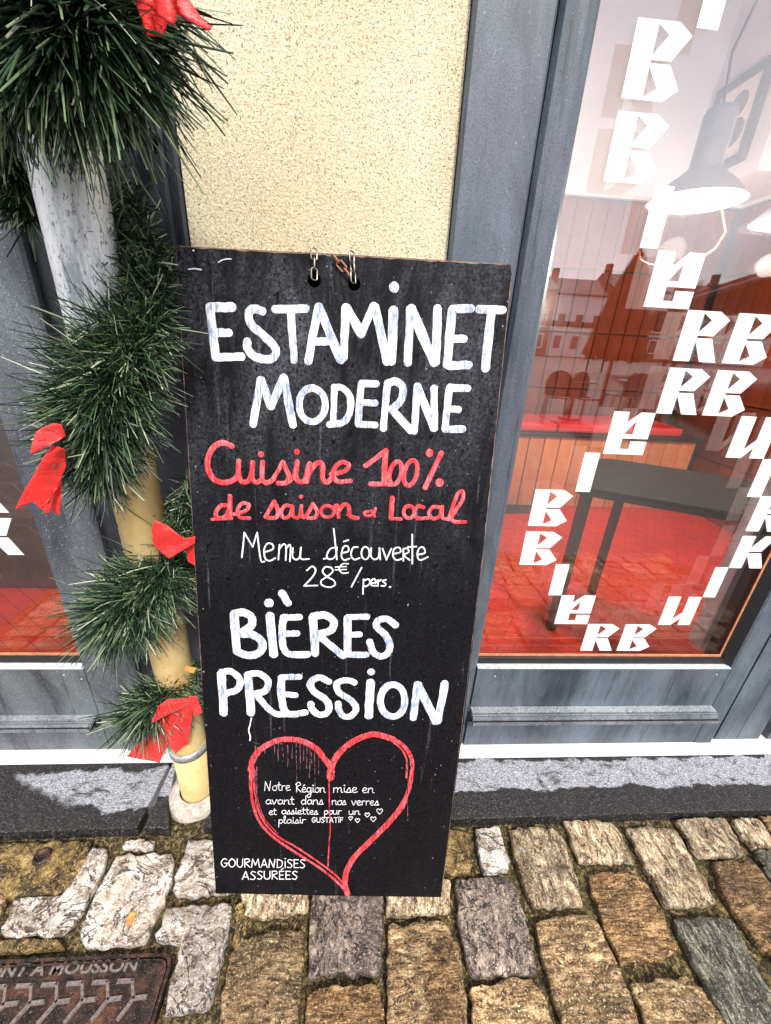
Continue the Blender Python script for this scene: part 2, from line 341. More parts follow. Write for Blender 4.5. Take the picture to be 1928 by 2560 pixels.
# ------------------------------------------------------------------ mesh helpers
class MB:
    def __init__(s): s.v = []; s.f = []; s.m = []
    def add(s, vs, fs, mi=0):
        b = len(s.v); s.v += [tuple(p) for p in vs]; s.f += [tuple(b+i for i in f) for f in fs]; s.m += [mi]*len(fs); return s
    def box(s, x0, x1, y0, y1, z0, z1, mi=0):
        vs = [(x0,y0,z0),(x1,y0,z0),(x1,y1,z0),(x0,y1,z0),(x0,y0,z1),(x1,y0,z1),(x1,y1,z1),(x0,y1,z1)]
        return s.add(vs, [(0,3,2,1),(4,5,6,7),(0,1,5,4),(1,2,6,5),(2,3,7,6),(3,0,4,7)], mi)
    def prof(s, pts, x0, x1, mi=0):     # profile of (y, z) swept along x
        n = len(pts); vs = [(x0, y, z) for y, z in pts]+[(x1, y, z) for y, z in pts]
        fs = [(i, (i+1) % n, (i+1) % n+n, i+n) for i in range(n)]+[tuple(range(n))[::-1], tuple(range(n, 2*n))]
        return s.add(vs, fs, mi)
    def vprof(s, pts, z0, z1, mi=0):    # profile of (x, y) swept along z
        n = len(pts); vs = [(x, y, z0) for x, y in pts]+[(x, y, z1) for x, y in pts]
        fs = [(i, (i+1) % n, (i+1) % n+n, i+n) for i in range(n)]+[tuple(range(n))[::-1], tuple(range(n, 2*n))]
        return s.add(vs, fs, mi)
    def tube(s, pts, rad, seg=8, mi=0, closed=False, cap=True):
        pts = [Vector(p) for p in pts]; n = len(pts); rad = rad if isinstance(rad, (list, tuple)) else [rad]*n
        vs = []; ref = None
        for i, p in enumerate(pts):
            a = pts[(i-1) % n] if (closed or i) else p; b = pts[(i+1) % n] if (closed or i < n-1) else p
            t = (b-a).normalized()
            if ref is None: ref = t.orthogonal().normalized()
            ref = (ref-t*ref.dot(t)).normalized(); u = t.cross(ref)
            for k in range(seg):
                an = 2*math.pi*k/seg; vs.append(p+(ref*math.cos(an)+u*math.sin(an))*rad[i])
        fs = []
        for i in range(n if closed else n-1):
            j = (i+1) % n
            for k in range(seg): fs.append((i*seg+k, i*seg+(k+1) % seg, j*seg+(k+1) % seg, j*seg+k))
        if cap and not closed: fs += [tuple(range(seg))[::-1], tuple((n-1)*seg+k for k in range(seg))]
        return s.add(vs, fs, mi)
    def lathe(s, prof, seg=32, o=(0, 0, 0), mi=0, axis=None):
        o = Vector(o); vs = []
        q = axis.to_track_quat('Z', 'Y') if axis else None
        for r, z in prof:
            for k in range(seg):
                p = Vector((r*math.cos(2*math.pi*k/seg), r*math.sin(2*math.pi*k/seg), z))
                vs.append(o+(q @ p if q else p))
        fs = [(i*seg+k, i*seg+(k+1) % seg, (i+1)*seg+(k+1) % seg, (i+1)*seg+k) for i in range(len(prof)-1) for k in range(seg)]
        return s.add(vs, fs, mi)
    def mesh(s, name, mats):
        me = bpy.data.meshes.new(name); me.from_pydata(s.v, [], s.f)
        for mm in (mats if isinstance(mats, (list, tuple)) else [mats]): me.materials.append(mm)
        if isinstance(mats, (list, tuple)): me.polygons.foreach_set('material_index', s.m)
        return me
    def build(s, name, mats, parent=None, smooth=False, bevel=0.0):
        me = s.mesh(name, mats)
        bm = bmesh.new(); bm.from_mesh(me); bmesh.ops.recalc_face_normals(bm, faces=bm.faces); bm.to_mesh(me); bm.free()
        if smooth: me.polygons.foreach_set('use_smooth', [True]*len(me.polygons))
        o = bpy.data.objects.new(name, me); COL.objects.link(o)
        if parent: o.parent = parent
        if bevel:
            b = o.modifiers.new('bevel', 'BEVEL'); b.width = bevel; b.segments = 2; b.limit_method = 'ANGLE'
        return o
def thing(name, label, cat, loc=(0, 0, 0), group=None):
    o = bpy.data.objects.new(name, None); COL.objects.link(o); o.empty_display_size = .05; o.location = loc
    o['label'] = label; o['category'] = cat
    if group: o['group'] = group
    return o
def tag(o, label, cat, group=None):
    o['label'] = label; o['category'] = cat
    if group: o['group'] = group
    return o
def local(o):   # keep a child's world-space geometry although its parent Empty has a location
    if o.parent: o.matrix_parent_inverse = Matrix.Translation(o.parent.location).inverted()
    return o
def origin_to(o, c):
    c = Vector(c); o.data.transform(Matrix.Translation(-c)); o.location = c; return o

# ------------------------------------------------------------------ pavement
pav = MB()
nx, ny = 190, 70; X0, X1, Y0_, Y1_ = -1.7, 2.3, -.3, .86
for j in range(ny+1):
    for i in range(nx+1):
        x = X0+(X1-X0)*i/nx; y = Y0_+(Y1_-Y0_)*j/ny
        z = -.017+.008*noise.noise(Vector((x*30, y*30, 0)))+.004*noise.noise(Vector((x*90, y*90, 3)))
        pav.v.append((x, y, z))
for j in range(ny):
    for i in range(nx):
        a = j*(nx+1)+i; pav.f.append((a, a+1, a+nx+2, a+nx+1)); pav.m.append(0)
pavement = pav.build('pavement', M_moss, smooth=True); pavement['kind'] = 'structure'
far = MB().add([(-150, -200, -.024), (150, -200, -.024), (150, .9, -.024), (-150, .9, -.024)], [(0, 1, 2, 3)]).build('ground', M_far); far['kind'] = 'structure'
LO = -.03
def stone(poly, mat, h=.006, rough=.5, cen=None, n=44, name='cobblestone', flat=False, parent=None):
    P = [Vector((p.x, p.y)) for p in poly]; c = Vector((sum(p.x for p in P)/len(P), sum(p.y for p in P)/len(P)))
    if cen is not None: c = Vector((cen.x, cen.y))
    # resample outline with rounded corners
    L = []; per = sum((P[i]-P[i-1]).length for i in range(len(P))); step = per/n
    for i in range(len(P)):
        a, b = P[i], P[(i+1) % len(P)]; k = max(1, round((b-a).length/step))
        for q in range(k): L.append(a.lerp(b, q/k))
    L = [p+(p-c).normalized()*.0035 for p in L] if not flat else L
    for _ in range(1): L = [(L[i-1]+L[i]*4+L[(i+1) % len(L)])/6 for i in range(len(L))]
    sd_ = random.random()*50; J = .0045 if not flat else .0012
    L = [p+(p-c).normalized()*(noise.noise(Vector((p.x*70, p.y*70, sd_)))*J*2+noise.noise(Vector((p.x*190, p.y*190, sd_)))*J) for p in L]
    k = len(L); tx, ty = random.uniform(-.03, .03), random.uniform(-.03, .03)
    if flat: tx = ty = 0
    vs = []; rings = [(1.0, -.045), (1.0, -.004), (.99, -.0005), (.97, .0018), (.90, .003), (.74, .0035), (.56, .0035), (.36, .004), (.16, .004)]
    for s_, dz in rings:
        for p in L:
            q = c+(p-c)*s_; d = q-c
            nzv = 0 if s_ == 1.0 and dz < -.01 else (noise.noise(Vector((q.x*26, q.y*26, sd_)))*.0045+noise.noise(Vector((q.x*75, q.y*75, sd_)))*.003)*rough*2
            vs.append((d.x, d.y, h+dz+nzv+d.x*tx+d.y*ty))
    vs.append((0, 0, h+.004)); fs = []
    for r in range(len(rings)-1):
        for i in range(k): fs.append((r*k+i, r*k+(i+1) % k, (r+1)*k+(i+1) % k, (r+1)*k+i))
    r = len(rings)-1
    for i in range(k): fs.append((r*k+i, r*k+(i+1) % k, len(vs)-1))
    mb = MB(); mb.add(vs, fs); o = mb.build(name, mat, parent or pavement, smooth=True); o.location = (c.x, c.y, 0)
    return o
def zc(o, s): return lambda pts, z=0.0: [gz(o[0]+u/s, o[1]+v/s, z) for u, v in pts]
r3 = zc((1120, 2020), 1.178); r2 = zc((560, 2120), 1.4); r1 = zc((0, 2060), 1.5355)
ST = [
 (r3, [(82,63),(152,60),(178,182),(105,195)], C_pale, None), (r3, [(183,70),(305,58),(335,85),(398,285),(252,293),(205,170)], C_light, None),
 (r3, [(343,40),(487,42),(548,158),(388,158)], C_light, None), (r3, [(522,58),(665,60),(790,280),(640,285),(598,200)], C_light, None),
 (r3, [(675,38),(815,33),(865,138),(735,140)], C_light, None), (r3, [(22,215),(180,212),(215,300),(262,488),(70,495),(38,360)], C_grey, None),
 (r3, [(258,348),(300,328),(430,322),(530,540),(590,720),(360,730)], C_tan, None), (r3, [(412,200),(520,190),(585,225),(675,432),(510,458),(455,330)], C_brown, None),
 (r3, [(660,330),(830,325),(952,560),(1040,700),(850,700),(790,580)], C_green, None), (r3, [(785,168),(895,158),(960,240),(1050,400),(935,428),(810,260)], C_brown, None),
 (r3, [(70,525),(160,520),(245,505),(280,560),(330,720),(85,730)], C_tan, None), (r3, [(540,520),(700,503),(760,560),(860,690),(620,700)], C_tan, None),
 (r3, [(835,40),(905,35),(960,110),(900,122)], C_light, None), (r3, [(925,30),(1010,30),(1070,95),(985,112)], C_tan, None), (r3, [(905,135),(985,125),(1080,250),(1000,300)], C_green, None),
 (r3, [(960,440),(1060,420),(1190,640),(1070,680)], C_grey, None), (r3, [(-80,330),(8,390),(35,520),(60,720),(-60,720)], C_brown, None),
 (r3, [(-60,60),(60,75),(65,190),(-50,200)], C_patch, None),
 (r2, [(70,120),(290,120),(288,222),(100,240),(65,235)], C_light, None), (r2, [(315,100),(550,105),(548,435),(300,448)], C_grey, None),
 (r2, [(568,110),(790,110),(788,222),(575,238)], C_light, None), (r2, [(575,275),(760,268),(820,330),(830,450),(862,700),(580,700)], C_tan, None),
 (r2, [(62,325),(165,308),(275,290),(270,500),(245,700),(-20,700),(8,440),(38,350)], C_tan, None), (r2, [(300,505),(400,492),(525,485),(552,530),(550,700),(285,700)], C_brown, None),
 (r1, [(-60,75),(345,72),(322,165),(240,268),(120,280),(-90,262)], C_patch, None),
 (r1, [(62,287),(238,282),(290,215),(355,95),(408,105),(400,165),(282,390),(240,425),(10,433)], C_pale, (255, 310)),
 (r1, [(450,135),(480,125),(655,120),(668,145),(625,300),(555,455),(325,468),(320,410),(378,260)], C_pale, None),
 (r1, [(480,68),(590,72),(588,97),(478,92)], C_pale, None), (r1, [(725,70),(900,70),(900,262),(668,275),(672,250)], C_pale, None),
 (r1, [(640,327),(790,320),(815,333),(860,308),(888,330),(883,380),(835,590),(808,700),(637,732),(642,690),(702,462),(605,450),(602,430)], C_pale, (780, 430)),
 (r1, [(-60,275),(25,285),(0,340),(-80,350)], C_tan, None), (r1, [(-60,452),(225,445),(235,478),(-80,500)], C_patch, None),
 (r1, [(905,330),(935,300),(960,330),(935,470),(900,480)], C_patch, None),
]
for fn, pts, mt, cc in ST:
    if fn is r2: base = None
    stone(fn(pts), mt, h=random.uniform(.002, .008), rough=.55 if mt is not C_patch else .35, cen=fn([cc])[0] if cc else None)
# further rows of setts just outside the view, to the sides and towards the viewer
for row in range(4):
    y1 = .16-row*.145
    x = -1.5+random.uniform(0, .1)
    while x < 2.1:
        wd = random.uniform(.13, .17)
        stone([Vector((x, y1-.128, 0)), Vector((x+wd, y1-.128, 0)), Vector((x+wd, y1, 0)), Vector((x, y1, 0))], random.choice([C_tan, C_brown, C_light, C_grey]), h=random.uniform(.0, .006), n=28)
        x += wd+.018
for row in range(4):
    for xs in ((-1.62, -.93), (1.35, 2.2)):
        x = xs[0]; y1 = .70-row*.135
        while x < xs[1]-.1:
            wd = random.uniform(.13, .17)
            if x+wd < xs[1]: stone([Vector((x, y1-.12, 0)), Vector((x+wd, y1-.12, 0)), Vector((x+wd, y1, 0)), Vector((x, y1, 0))], random.choice([C_tan, C_brown, C_light]), h=.002, n=28)
            x += wd+.018
# the little capped hole in the ochre cement
hb = MB(); hc = gz(105, 2140, .012)
hb.lathe([(.0001, .000), (.012, .0005), (.0155, .004), (.019, .003), (.022, -.004)], 24, hc)
tag(hb.build('drain_plug', M_iron, None, True), 'small round rusty plug sunk in the ochre cement at lower left', 'plug')

# ------------------------------------------------------------------ slate step
def fy(x): # front edge of the slate, slightly out of parallel
    a = gz(0, 2082, .022); b = gz(1928, 2024, .022); return a.y+(b.y-a.y)*(x-a.x)/(b.x-a.x)
SZ = .022; BK = .945
step = MB().prof([(.80, -.10), (.95, -.10), (.95, -.012), (.80, -.012)], -3, 3.2).build('stone_step', M_mortar); step['kind'] = 'structure'
def slab(pts, mat, zt=SZ):
    n = len(pts); mb = MB(); c = sum((Vector((p[0], p[1], 0)) for p in pts), Vector())/n
    mb.add([(p[0], p[1], -.03) for p in pts]+[(p[0], p[1], zt) for p in pts], [tuple(range(n, 2*n))]+[(i, (i+1) % n, (i+1) % n+n, i+n) for i in range(n)])
    return mb.build('slate_slab', mat, step, bevel=.0025)
jA = gz(424, 1912, SZ); jB = gz(342, 2070, SZ)          # slanting mortar joint
slab([(-2.2, fy(-2.2)), (jB.x, jB.y), (jA.x, .945), (-2.2, .945)], M_slateL)
tr = [gz(360, 2068, SZ), gz(423, 2070, SZ), gz(420, 2010, SZ), gz(437, 1915, SZ)]
slab([(tr[0].x, tr[0].y), (tr[1].x, tr[1].y), (tr[2].x, tr[2].y), (tr[3].x, .92), (tr[3].x-.012, .945)], M_slateR, SZ-.001)
sb = gz(505, 2068, SZ)
slab([(sb.x, fy(sb.x)), (.30, fy(.30)), (.30, .945), (sb.x+.06, .945), (sb.x+.02, .80)], M_slateR)
slab([(.303, fy(.303)), (3.0, fy(3.0)), (3.0, .945), (.303, .945)], M_slateR)

# ------------------------------------------------------------------ the shopfront
B = thing('cafe_building', 'cream rendered cafe front with blue-grey painted joinery and two shop windows', 'building', (0, .95, 0))
def bp(mb, name, mat, bevel=0.0, smooth=False, parent=None):
    o = mb.build(name, mat, B, smooth, bevel); return local(o)
TOP = 4.6
zat_ = lambda x, y, Y: gy(x, y, Y).z
bp(MB().box(-.349, .166, .962, 1.10, .037, TOP), 'rendered_panel', M_stucco)
# right of the panel: pilaster, then window stile
bp(MB().vprof([(.168, .99), (.168, .948), (.174, .94), (.306, .94), (.311, .946), (.311, .99)], .037, TOP), 'pilaster', M_frame)
bp(MB().box(.312, .3175, .975, .99, .037, TOP), 'joint_and_shade_strip', M_black)
bp(MB().vprof([(.3185, .99), (.3185, .960), (.327, .951), (.342, .948), (.366, .948), (.380, .951), (.3895, .962), (.3895, .99)], .037, TOP), 'window_stile', M_frame, smooth=False)
# left of the panel
bp(MB().vprof([(-.351, .99), (-.351, .955), (-.355, .950), (-.361, .950), (-.363, .957), (-.370, .957), (-.373, .950), (-.380, .948), (-.384, .99)], .037, TOP), 'corner_moulding', M_frame_shade)
bp(MB().box(-.659, -.386, .965, .99, .037, TOP), 'pilaster', M_frame_shade)
bp(MB().vprof([(-.748, .99), (-.748, .948), (-.745, .944), (-.668, .944), (-.661, .949), (-.661, .99)], .037, TOP), 'pilaster', M_frame_l, bevel=.0008)
bp(MB().vprof([(-.815, .995), (-.815, .958), (-.811, .951), (-.7505, .951), (-.7505, .995)], .037, TOP), 'window_stile', M_frame_l, bevel=.0008)
# right end
bp(MB().vprof([(1.2515, .995), (1.2515, .957), (1.256, .952), (1.268, .950), (1.315, .950), (1.324, .955), (1.324, .995)], .037, TOP), 'window_stile', M_frame)
bp(MB().vprof([(1.2265, .9835), (1.2265, .981), (1.2505, .957), (1.2505, .9835)], zat_(1193, 1655, .975), TOP), 'gasket', M_black)
bp(MB().box(1.3255, 1.3425, .975, .995, .037, TOP), 'joint_and_shade_strip', M_black)  # black strip standing in for the shadow band beside the stile
bp(MB().box(1.3435, 1.428, .963, .99, .0375, TOP), 'pilaster', M_frame)
bp(MB().box(1.4305, 1.518, .963, .99, .0375, TOP), 'pilaster', M_frame)
bp(MB().box(1.520, 1.550, 1.00, 1.02, .037, TOP), 'joint_and_shade_strip', M_black)
bp(MB().box(1.552, 3.0, .962, 1.10, .037, TOP), 'pilaster', M_frame)
bp(MB().box(-1.70, -1.60, .95, .99, .037, TOP), 'window_stile', M_frame_l)
bp(MB().box(-3.0, -1.702, .962, 1.10, .037, TOP), 'rendered_panel', M_stucco)
# flashing along the foot
for a, b in ((-3.0, -.47), (-.466, 3.0)):
    bp(MB().prof([(.912, .0235), (.912, .026), (.918, .028), (.946, .035), (.958, .036), (.99, .036), (.99, .023)], a, b), 'metal_flashing', M_flash)
def zat(x, y, Y): return gy(x, y, Y).z
def rails(x0, x1, mat, wx0, wx1, px, ps):
    # lower rail, moulding, upper rail, lip
    zl = zat(px, ps[0], .952); zm0 = zat(px, ps[1], .936); zm1 = zat(px, ps[2], .952)
    bp(MB().box(x0, x1, .952, .985, .037, zm0-.012), 'bottom_rail', mat, .0015)
    q = lambda k, Y: zat(px, ps[2]+(ps[1]+2-ps[2])*k, Y)
    bp(MB().prof([(.954, q(1, .905)-.009), (.905, q(1, .905)-.009), (.905, q(1, .905)), (.905, q(.92, .905)), (.909, q(.90, .909)), (.909, q(1, .905)-.004), (.9135, q(1, .905)-.004), (.9135, q(.80, .913)), (.916, q(.62, .916)),
      (.9192, q(.57, .9192)), (.9192, q(.8, .9192)-.010), (.9228, q(.8, .9192)-.010), (.9228, q(.50, .9228)), (.9242, q(.46, .9242)), (.9242, q(.7, .9242)-.010), (.928, q(.7, .9242)-.010), (.928, q(.36, .928)), (.952, zm1+.001), (.954, zm1+.001)], x0, x1-.002), 'moulding', M_slope2)
    bp(MB().prof([(.9285, q(.36, .928)+.0006), (.9285, q(.36, .928)+.0016), (.9515, zm1+.0025), (.9515, zm1+.0015)], x0, x1-.003), 'moulding_slope', M_lit_slope)
    for Yg, kk, dd in ((.926, .46, .006), (.921, .57, .006), (.911, .80, .006)):
        bp(MB().box(x0, x1-.004, Yg-.0014, Yg+.0014, q(kk, Yg)-.009, q(kk, Yg)-.0035), 'groove_shade_grime', M_black)  # black strips that paint recess shade and grime into the grooves
    zu = zat(px, ps[3], .952)
    bp(MB().box(x0, x1, .9525, .985, zm1+.002, zu-.0005), 'upper_rail', mat, .0015)
    zlb = zat(px, ps[4], .968)
    bp(MB().prof([(.951, zu), (.951, zu+.002), (.968, zlb), (.985, zlb), (.985, zu)], wx0, wx1), 'sill_lip', M_edge)
    return zlb
zr_ = rails(.3905, 1.2505, M_frame, .385+.006, 1.250, 1193, (1862, 1808, 1768, 1672, 1660))
rails(-1.599, -.8155, M_frame_l, -1.599, -.816, 60, (1865, 1825, 1789, 1673, 1658))
bp(MB().box(1.2525, 1.323, .9515, .985, .0365, .0375), 'rail_end', M_frame)

# small filled screw holes in the upper rails
for i, (x, y) in enumerate(((1238, 1690), (1792, 1686), (160, 1687), (204, 1697))):
    p = gy(x, y, .9515); p.y = .9515
    bp(MB().lathe([(.0001, -.0003), (.0022, -.0002), (.003, .0006)], 10, p, axis=Vector((0, -1, 0))), 'screw_hole', M_edge)
# windows
YG = .985
def glyph(ch):
    B_o = [(0,0),(0,1),(.74,1),(1,.85),(.74,.525),(.38,.52),(.38,.475),(.74,.475),(1,.165),(.75,0)]
    if ch == 'B': return B_o, [[(.38,.96),(.60,.83),(.38,.575)], [(.38,.425),(.60,.165),(.38,.04)]]
    if ch == 'R': return [(0,0),(0,1),(.74,1),(1,.85),(.74,.525),(.38,.52),(.38,.475),(.74,.475),(1,0),(.62,0),(.38,.41),(.38,0)], [[(.38,.96),(.60,.83),(.38,.575)]]
    if ch == 'I': return [(0,0),(0,1),(.38,1),(.38,0)], []
    if ch == 'e': return [(0,0),(0,1),(.37,1),(.38,.75),(.66,1),(1,1),(1,.385),(.38,.385),(.38,.13),(.60,.13),(.60,.32),(1,.32),(1,0)], [[(.60,.80),(.60,.49),(.38,.49)]]
    if ch == 'U': return [(0,0),(0,1),(.38,1),(.38,.20),(.62,.45),(.62,1),(1,1),(1,0),(.62,0),(.62,.26),(.40,0)], []
    if ch == 'K': return [(0,0),(0,1),(.38,1),(.38,.62),(.66,1),(1,1),(.74,.53),(.38,.53),(.38,.475),(.76,.475),(1,0),(.62,0),(.38,.40),(.38,0)], []
gcache = {}
def glyph_mesh(ch):
    if ch in gcache: return gcache[ch]
    o, hs = glyph(ch); cu = bpy.data.curves.new('g', 'CURVE'); cu.dimensions = '2D'; cu.fill_mode = 'BOTH'; cu.extrude = .0004
    for lp in [o]+hs:
        sp = cu.splines.new('POLY'); sp.points.add(len(lp)-1); sp.use_cyclic_u = True
        for p, q in zip(sp.points, lp): p.co = (q[0]*.1075, q[1]*.108, 0, 1)
    ob = bpy.data.objects.new('g', cu); COL.objects.link(ob); dg = bpy.context.evaluated_depsgraph_get()
    me = bpy.data.meshes.new_from_object(ob.evaluated_get(dg)); bpy.data.objects.remove(ob)
    me.transform(Matrix.Rotation(math.pi/2, 4, 'X')); me.materials.clear(); me.materials.append(M_vinyl); gcache[ch] = me; return me
LET = [('I',.583,1.996),('B',.472,1.893),('B',.472,1.767),('I',.583,1.660),('e',.627,1.550),('R',.735,1.441),('B',.859,1.441),('R',.735,1.317),('B',.857,1.317),('e',.627,1.209),
 ('U',.964,1.211),('I',.579,1.102),('I',1.072,1.102),('R',1.114,.997),('B',.469,.997),('B',.468,.871),('K',1.114,.873),('I',.578,.766),('I',1.073,.766),('e',.621,.658),('U',.963,.658),('R',.733,.550),('B',.857,.550)]
def window(x0, x1, z0, dx, letters, bottom):
    F = MB()   # black gasket frame
    F.box(x0-.02, x1+.02, .970, .9795, z0-.02, bottom-.004); 
    fr = bp(F, 'shop_window', M_black)
    def sub(mb, name, mat):
        o = mb.build(name, mat, fr); o.matrix_parent_inverse = fr.matrix_world.inverted() if False else Matrix.Identity(4); return o
    sub(MB().box(x0-.02, x1+.02, .970, .9795, 4.5, 4.6), 'head_gasket', M_black)
    sub(MB().box(x1, x1+.03, .9795, 1.035, z0-.02, 4.6), 'reveal', M_black)
    sub(MB().box(x0-.03, x0, .9795, 1.035, z0-.02, 4.6), 'reveal', M_black)
    sub(MB().box(x0-.03, x1+.03, .9796, .9825, bottom-.004, bottom+.004), 'glazing_bead', M_cedar)
    sub(MB().box(x1-.006, x1-.0005, .9796, .9825, bottom+.004, 4.6), 'glazing_bead', M_cedar)
    for nm, Y, mt in (('glass_pane', YG, G_outer), ('pane_back_face', YG+.0065, G_mid), ('glass_pane', YG+.034, G_inner)):
        sub(MB().add([(x0-.005, Y, z0), (x1+.005, Y, z0), (x1+.005, Y, 4.55), (x0-.005, Y, 4.55)], [(0, 1, 2, 3)]), nm, mt)
    for ch, lx, zt in letters:
        o = bpy.data.objects.new('letter', glyph_mesh(ch)); COL.objects.link(o); o.parent = fr; o.location = (lx+dx, YG-.0012, zt-.108)
    return fr
zb = zat(1200, 1636, .982)
window(.391, 1.2255, .35, 0, LET, zb)
window(-1.60, -.8165, .35, -2.117, [l for l in LET if l[1] > .9 or l[2] < .7], zat(60, 1634, .982))

# ------------------------------------------------------------------ interior
FZ = .10
fl = bp(MB().box(-3, 2.9, 1.06, 3.7, -.2, FZ), 'floor', M_redfloor)
bp(MB().box(-3, -1.60, 1.055, 1.10, -.2, FZ-.001), 'threshold', M_darkslab)
for a, b in ((-3.0, 2.9),):
    bp(MB().box(a, b, .996, 1.058, -.05, .34), 'apron_wall', M_plaster)
bp(MB().box(-.75, .33, 1.101, 1.16, .34, 4.6), 'interior_pier', M_plaster)
bp(MB().box(1.28, 2.9, 1.101, 1.16, .34, 4.6), 'interior_pier', M_plaster)
bp(MB().box(-3, 2.9, .99, 3.9, 4.602, 4.70), 'ceiling', M_plaster)
bw = bp(MB().box(-3, 3.0, 3.64, 3.74, -.2, 4.6), 'interior_wall', M_grout)
bp(MB().box(-3, 2.9, 3.605, 3.639, 2.39, 4.6), 'plaster_wall', M_plaster)
sw = bp(MB().box(2.885, 3.0, 1.161, 3.639, -.2, 4.6), 'interior_wall', M_grout)
bp(MB().box(2.855, 2.884, 1.162, 3.604, 2.39, 4.6), 'plaster_wall', M_plaster)
bp(MB().box(-3.1, -3.0, .99, 3.9, -.2, 4.6), 'interior_wall', M_plaster)
def tile_mesh(w_, h_, d=.02):
    mb = MB(); b = .003
    mb.add([(0,0,0),(w_,0,0),(w_,0,h_),(0,0,h_),(b,-d,b),(w_-b,-d,b),(w_-b,-d,h_-b),(b,-d,h_-b)], [(4,5,6,7),(0,1,5,4),(1,2,6,5),(2,3,7,6),(3,0,4,7)])
    return mb
TW, TH = .1265, .455
tm = tile_mesh(TW-.006, TH-.006).mesh('wall_tile', M_tile); tmo = tile_mesh(TW-.006, .598).mesh('wall_tile', M_tileo)
def put(me, name, parent, loc, rz=0):
    o = bpy.data.objects.new(name, me); COL.objects.link(o); o.parent = parent; o.location = loc; o.rotation_euler = (0, 0, rz); return o
for i in range(18, 46):
    for j in range(5): put(tm, 'wall_tile', bw, (-2.98+i*TW+.003, 3.639, FZ+j*TH+.003))
for i in range(19):
    for j in range(5): put(tm, 'wall_tile', sw, (2.884, 1.17+(i+1)*TW, FZ+j*TH+.003), -math.pi/2)
# banquette with orange tiled front, black ledge, red cushion
bq = thing('banquette', 'orange tiled wall bench with black ledge and long red cushion behind the right window', 'bench', (1.9, 3.3, FZ))
o = local(MB().box(-.2, 2.75, 3.09, 3.60, FZ, .695).build('base', M_grout, bq))
for i in range(23):
    t_ = put(tmo, 'tile', o, (-.19+i*TW+.003, 3.0895, FZ+.002))
local(MB().box(-.2, 2.76, 3.045, 3.60, .6955, .722).build('ledge', M_blackmetal, bq, bevel=.004))
for a, b in ((-.2, 1.55), (1.56, 2.60)):
    local(MB().box(a, b, 3.10, 3.59, .7225, .79).build('cushion', M_cushion, bq, bevel=.02))
# dark slab in the floor, to the left
o = MB().add([(.75, 2.84, FZ+.004), (1.42, 2.90, FZ+.004), (1.74, 3.085, FZ+.004), (.75, 3.085, FZ+.004)], [(0, 1, 2, 3)]).build('hearth_slab', M_darkslab, None)
local(o); o.parent = B; local(o)
# table
tb = thing('cafe_table', 'long dark oak table on square black legs inside the right window', 'table', (1.3, 1.6, FZ))
TZ = .85
cs = [Vector((.84, 1.45)), Vector((1.21, 1.905)), Vector((2.02, 1.455)), Vector((1.64, 1.04))]
cs[3] = cs[0]+(cs[2]-cs[1]); cs[3].y = max(cs[3].y, 1.04)
def rounded(cs, r, seg=6):
    out = []; n = len(cs)
    for i in range(n):
        p = cs[i]; a = (cs[i-1]-p).normalized(); b = (cs[(i+1) % n]-p).normalized(); s0 = p+a*r; s1 = p+b*r
        for k in range(seg+1):
            t = k/seg; out.append((s0*(1-t)**2+p*2*t*(1-t)+s1*t*t))
    return out
pts = rounded(cs, .07); n = len(pts)
local(MB().add([(p.x, p.y, TZ-.035) for p in pts]+[(p.x, p.y, TZ) for p in pts], [tuple(range(n, 2*n)), tuple(range(n))[::-1]]+[(i, (i+1) % n, (i+1) % n+n, i+n) for i in range(n)]).build('tabletop', M_darkwood, tb, bevel=.004))
for x, y, r in ((.935, 1.50, .018), (1.30, 1.80, .016), (1.80, 1.50, .016), (1.62, 1.16, .018)):
    local(MB().box(x-r, x+r, y-r, y+r, FZ+.001, TZ-.036).build('leg', M_blackmetal, tb))
# leather seat block beyond the left window
sf = thing('leather_bench', 'low brown leather bench behind the left window', 'bench', (-1.6, 2.0, FZ))
local(MB().box(-2.9, -.85, 1.75, 2.5, FZ, .55).build('seat', M_leather, sf, bevel=.05))
local(MB().box(-2.9, -.85, 2.505, 2.75, FZ, 1.15).build('backrest', M_leather, sf, bevel=.05))
# pendant lamps
def lamp(c, s, label, cable):
    t = thing('pendant_lamp', label, 'lamp', c, 'pendant lamps in the cafe')
    c = Vector(c)
    prof = [(.175, 0), (.168, .012), (.13, .05), (.085, .085), (.060, .105), (.056, .12), (.056, .27), (.050, .29), (.012, .295)]
    local(MB().lathe([(r*s, z*s) for r, z in prof], 40, c).build('shade', M_lampgrey, t, True))
    local(MB().lathe([(.166*s, .008*s), (.10*s, .052*s), (.001, .06*s)], 40, c).build('reflector', plain('white_enamel', (.16, .155, .15), .6), t, True))
    local(MB().lathe([(.001, .0), (.03*s, .008*s), (.045*s, .03*s), (.03*s, .055*s), (.02*s, .058*s)], 16, c-Vector((0, 0, .004))).build('bulb', M_bulb, t, True))
    local(MB().tube([c+Vector((0, 0, .29*s)), c+Vector((-.02, .01, .45*s)), c+Vector((.02, 0, .62)), Vector((c.x, c.y, 4.6))], .005, 6).build('cord', M_blackmetal, t, True))
    L = bpy.data.lights.new('lamp_light', 'POINT'); L.energy = 32; L.color = (1, .90, .80); L.shadow_soft_size = .05
    lo = bpy.data.objects.new('lamp_light', L); COL.objects.link(lo); lo.parent = t; lo.location = (0, 0, -.16)
    return t
lc = gy(1738, 505, 1.95)
lamp(lc, 1.0, 'lit grey pendant lamp with white inside hanging before the framed picture', None)
lc2 = gy(1992, 556, 2.1)
lamp(lc2, 1.0, 'second lit pendant lamp, half cut by the right edge of the photo', None)
pc = [gy(*p, 1.93) for p in ((1805, 520), (1815, 580), (1790, 620), (1740, 655), (1680, 668), (1625, 662), (1600, 650), (1598, 630))]
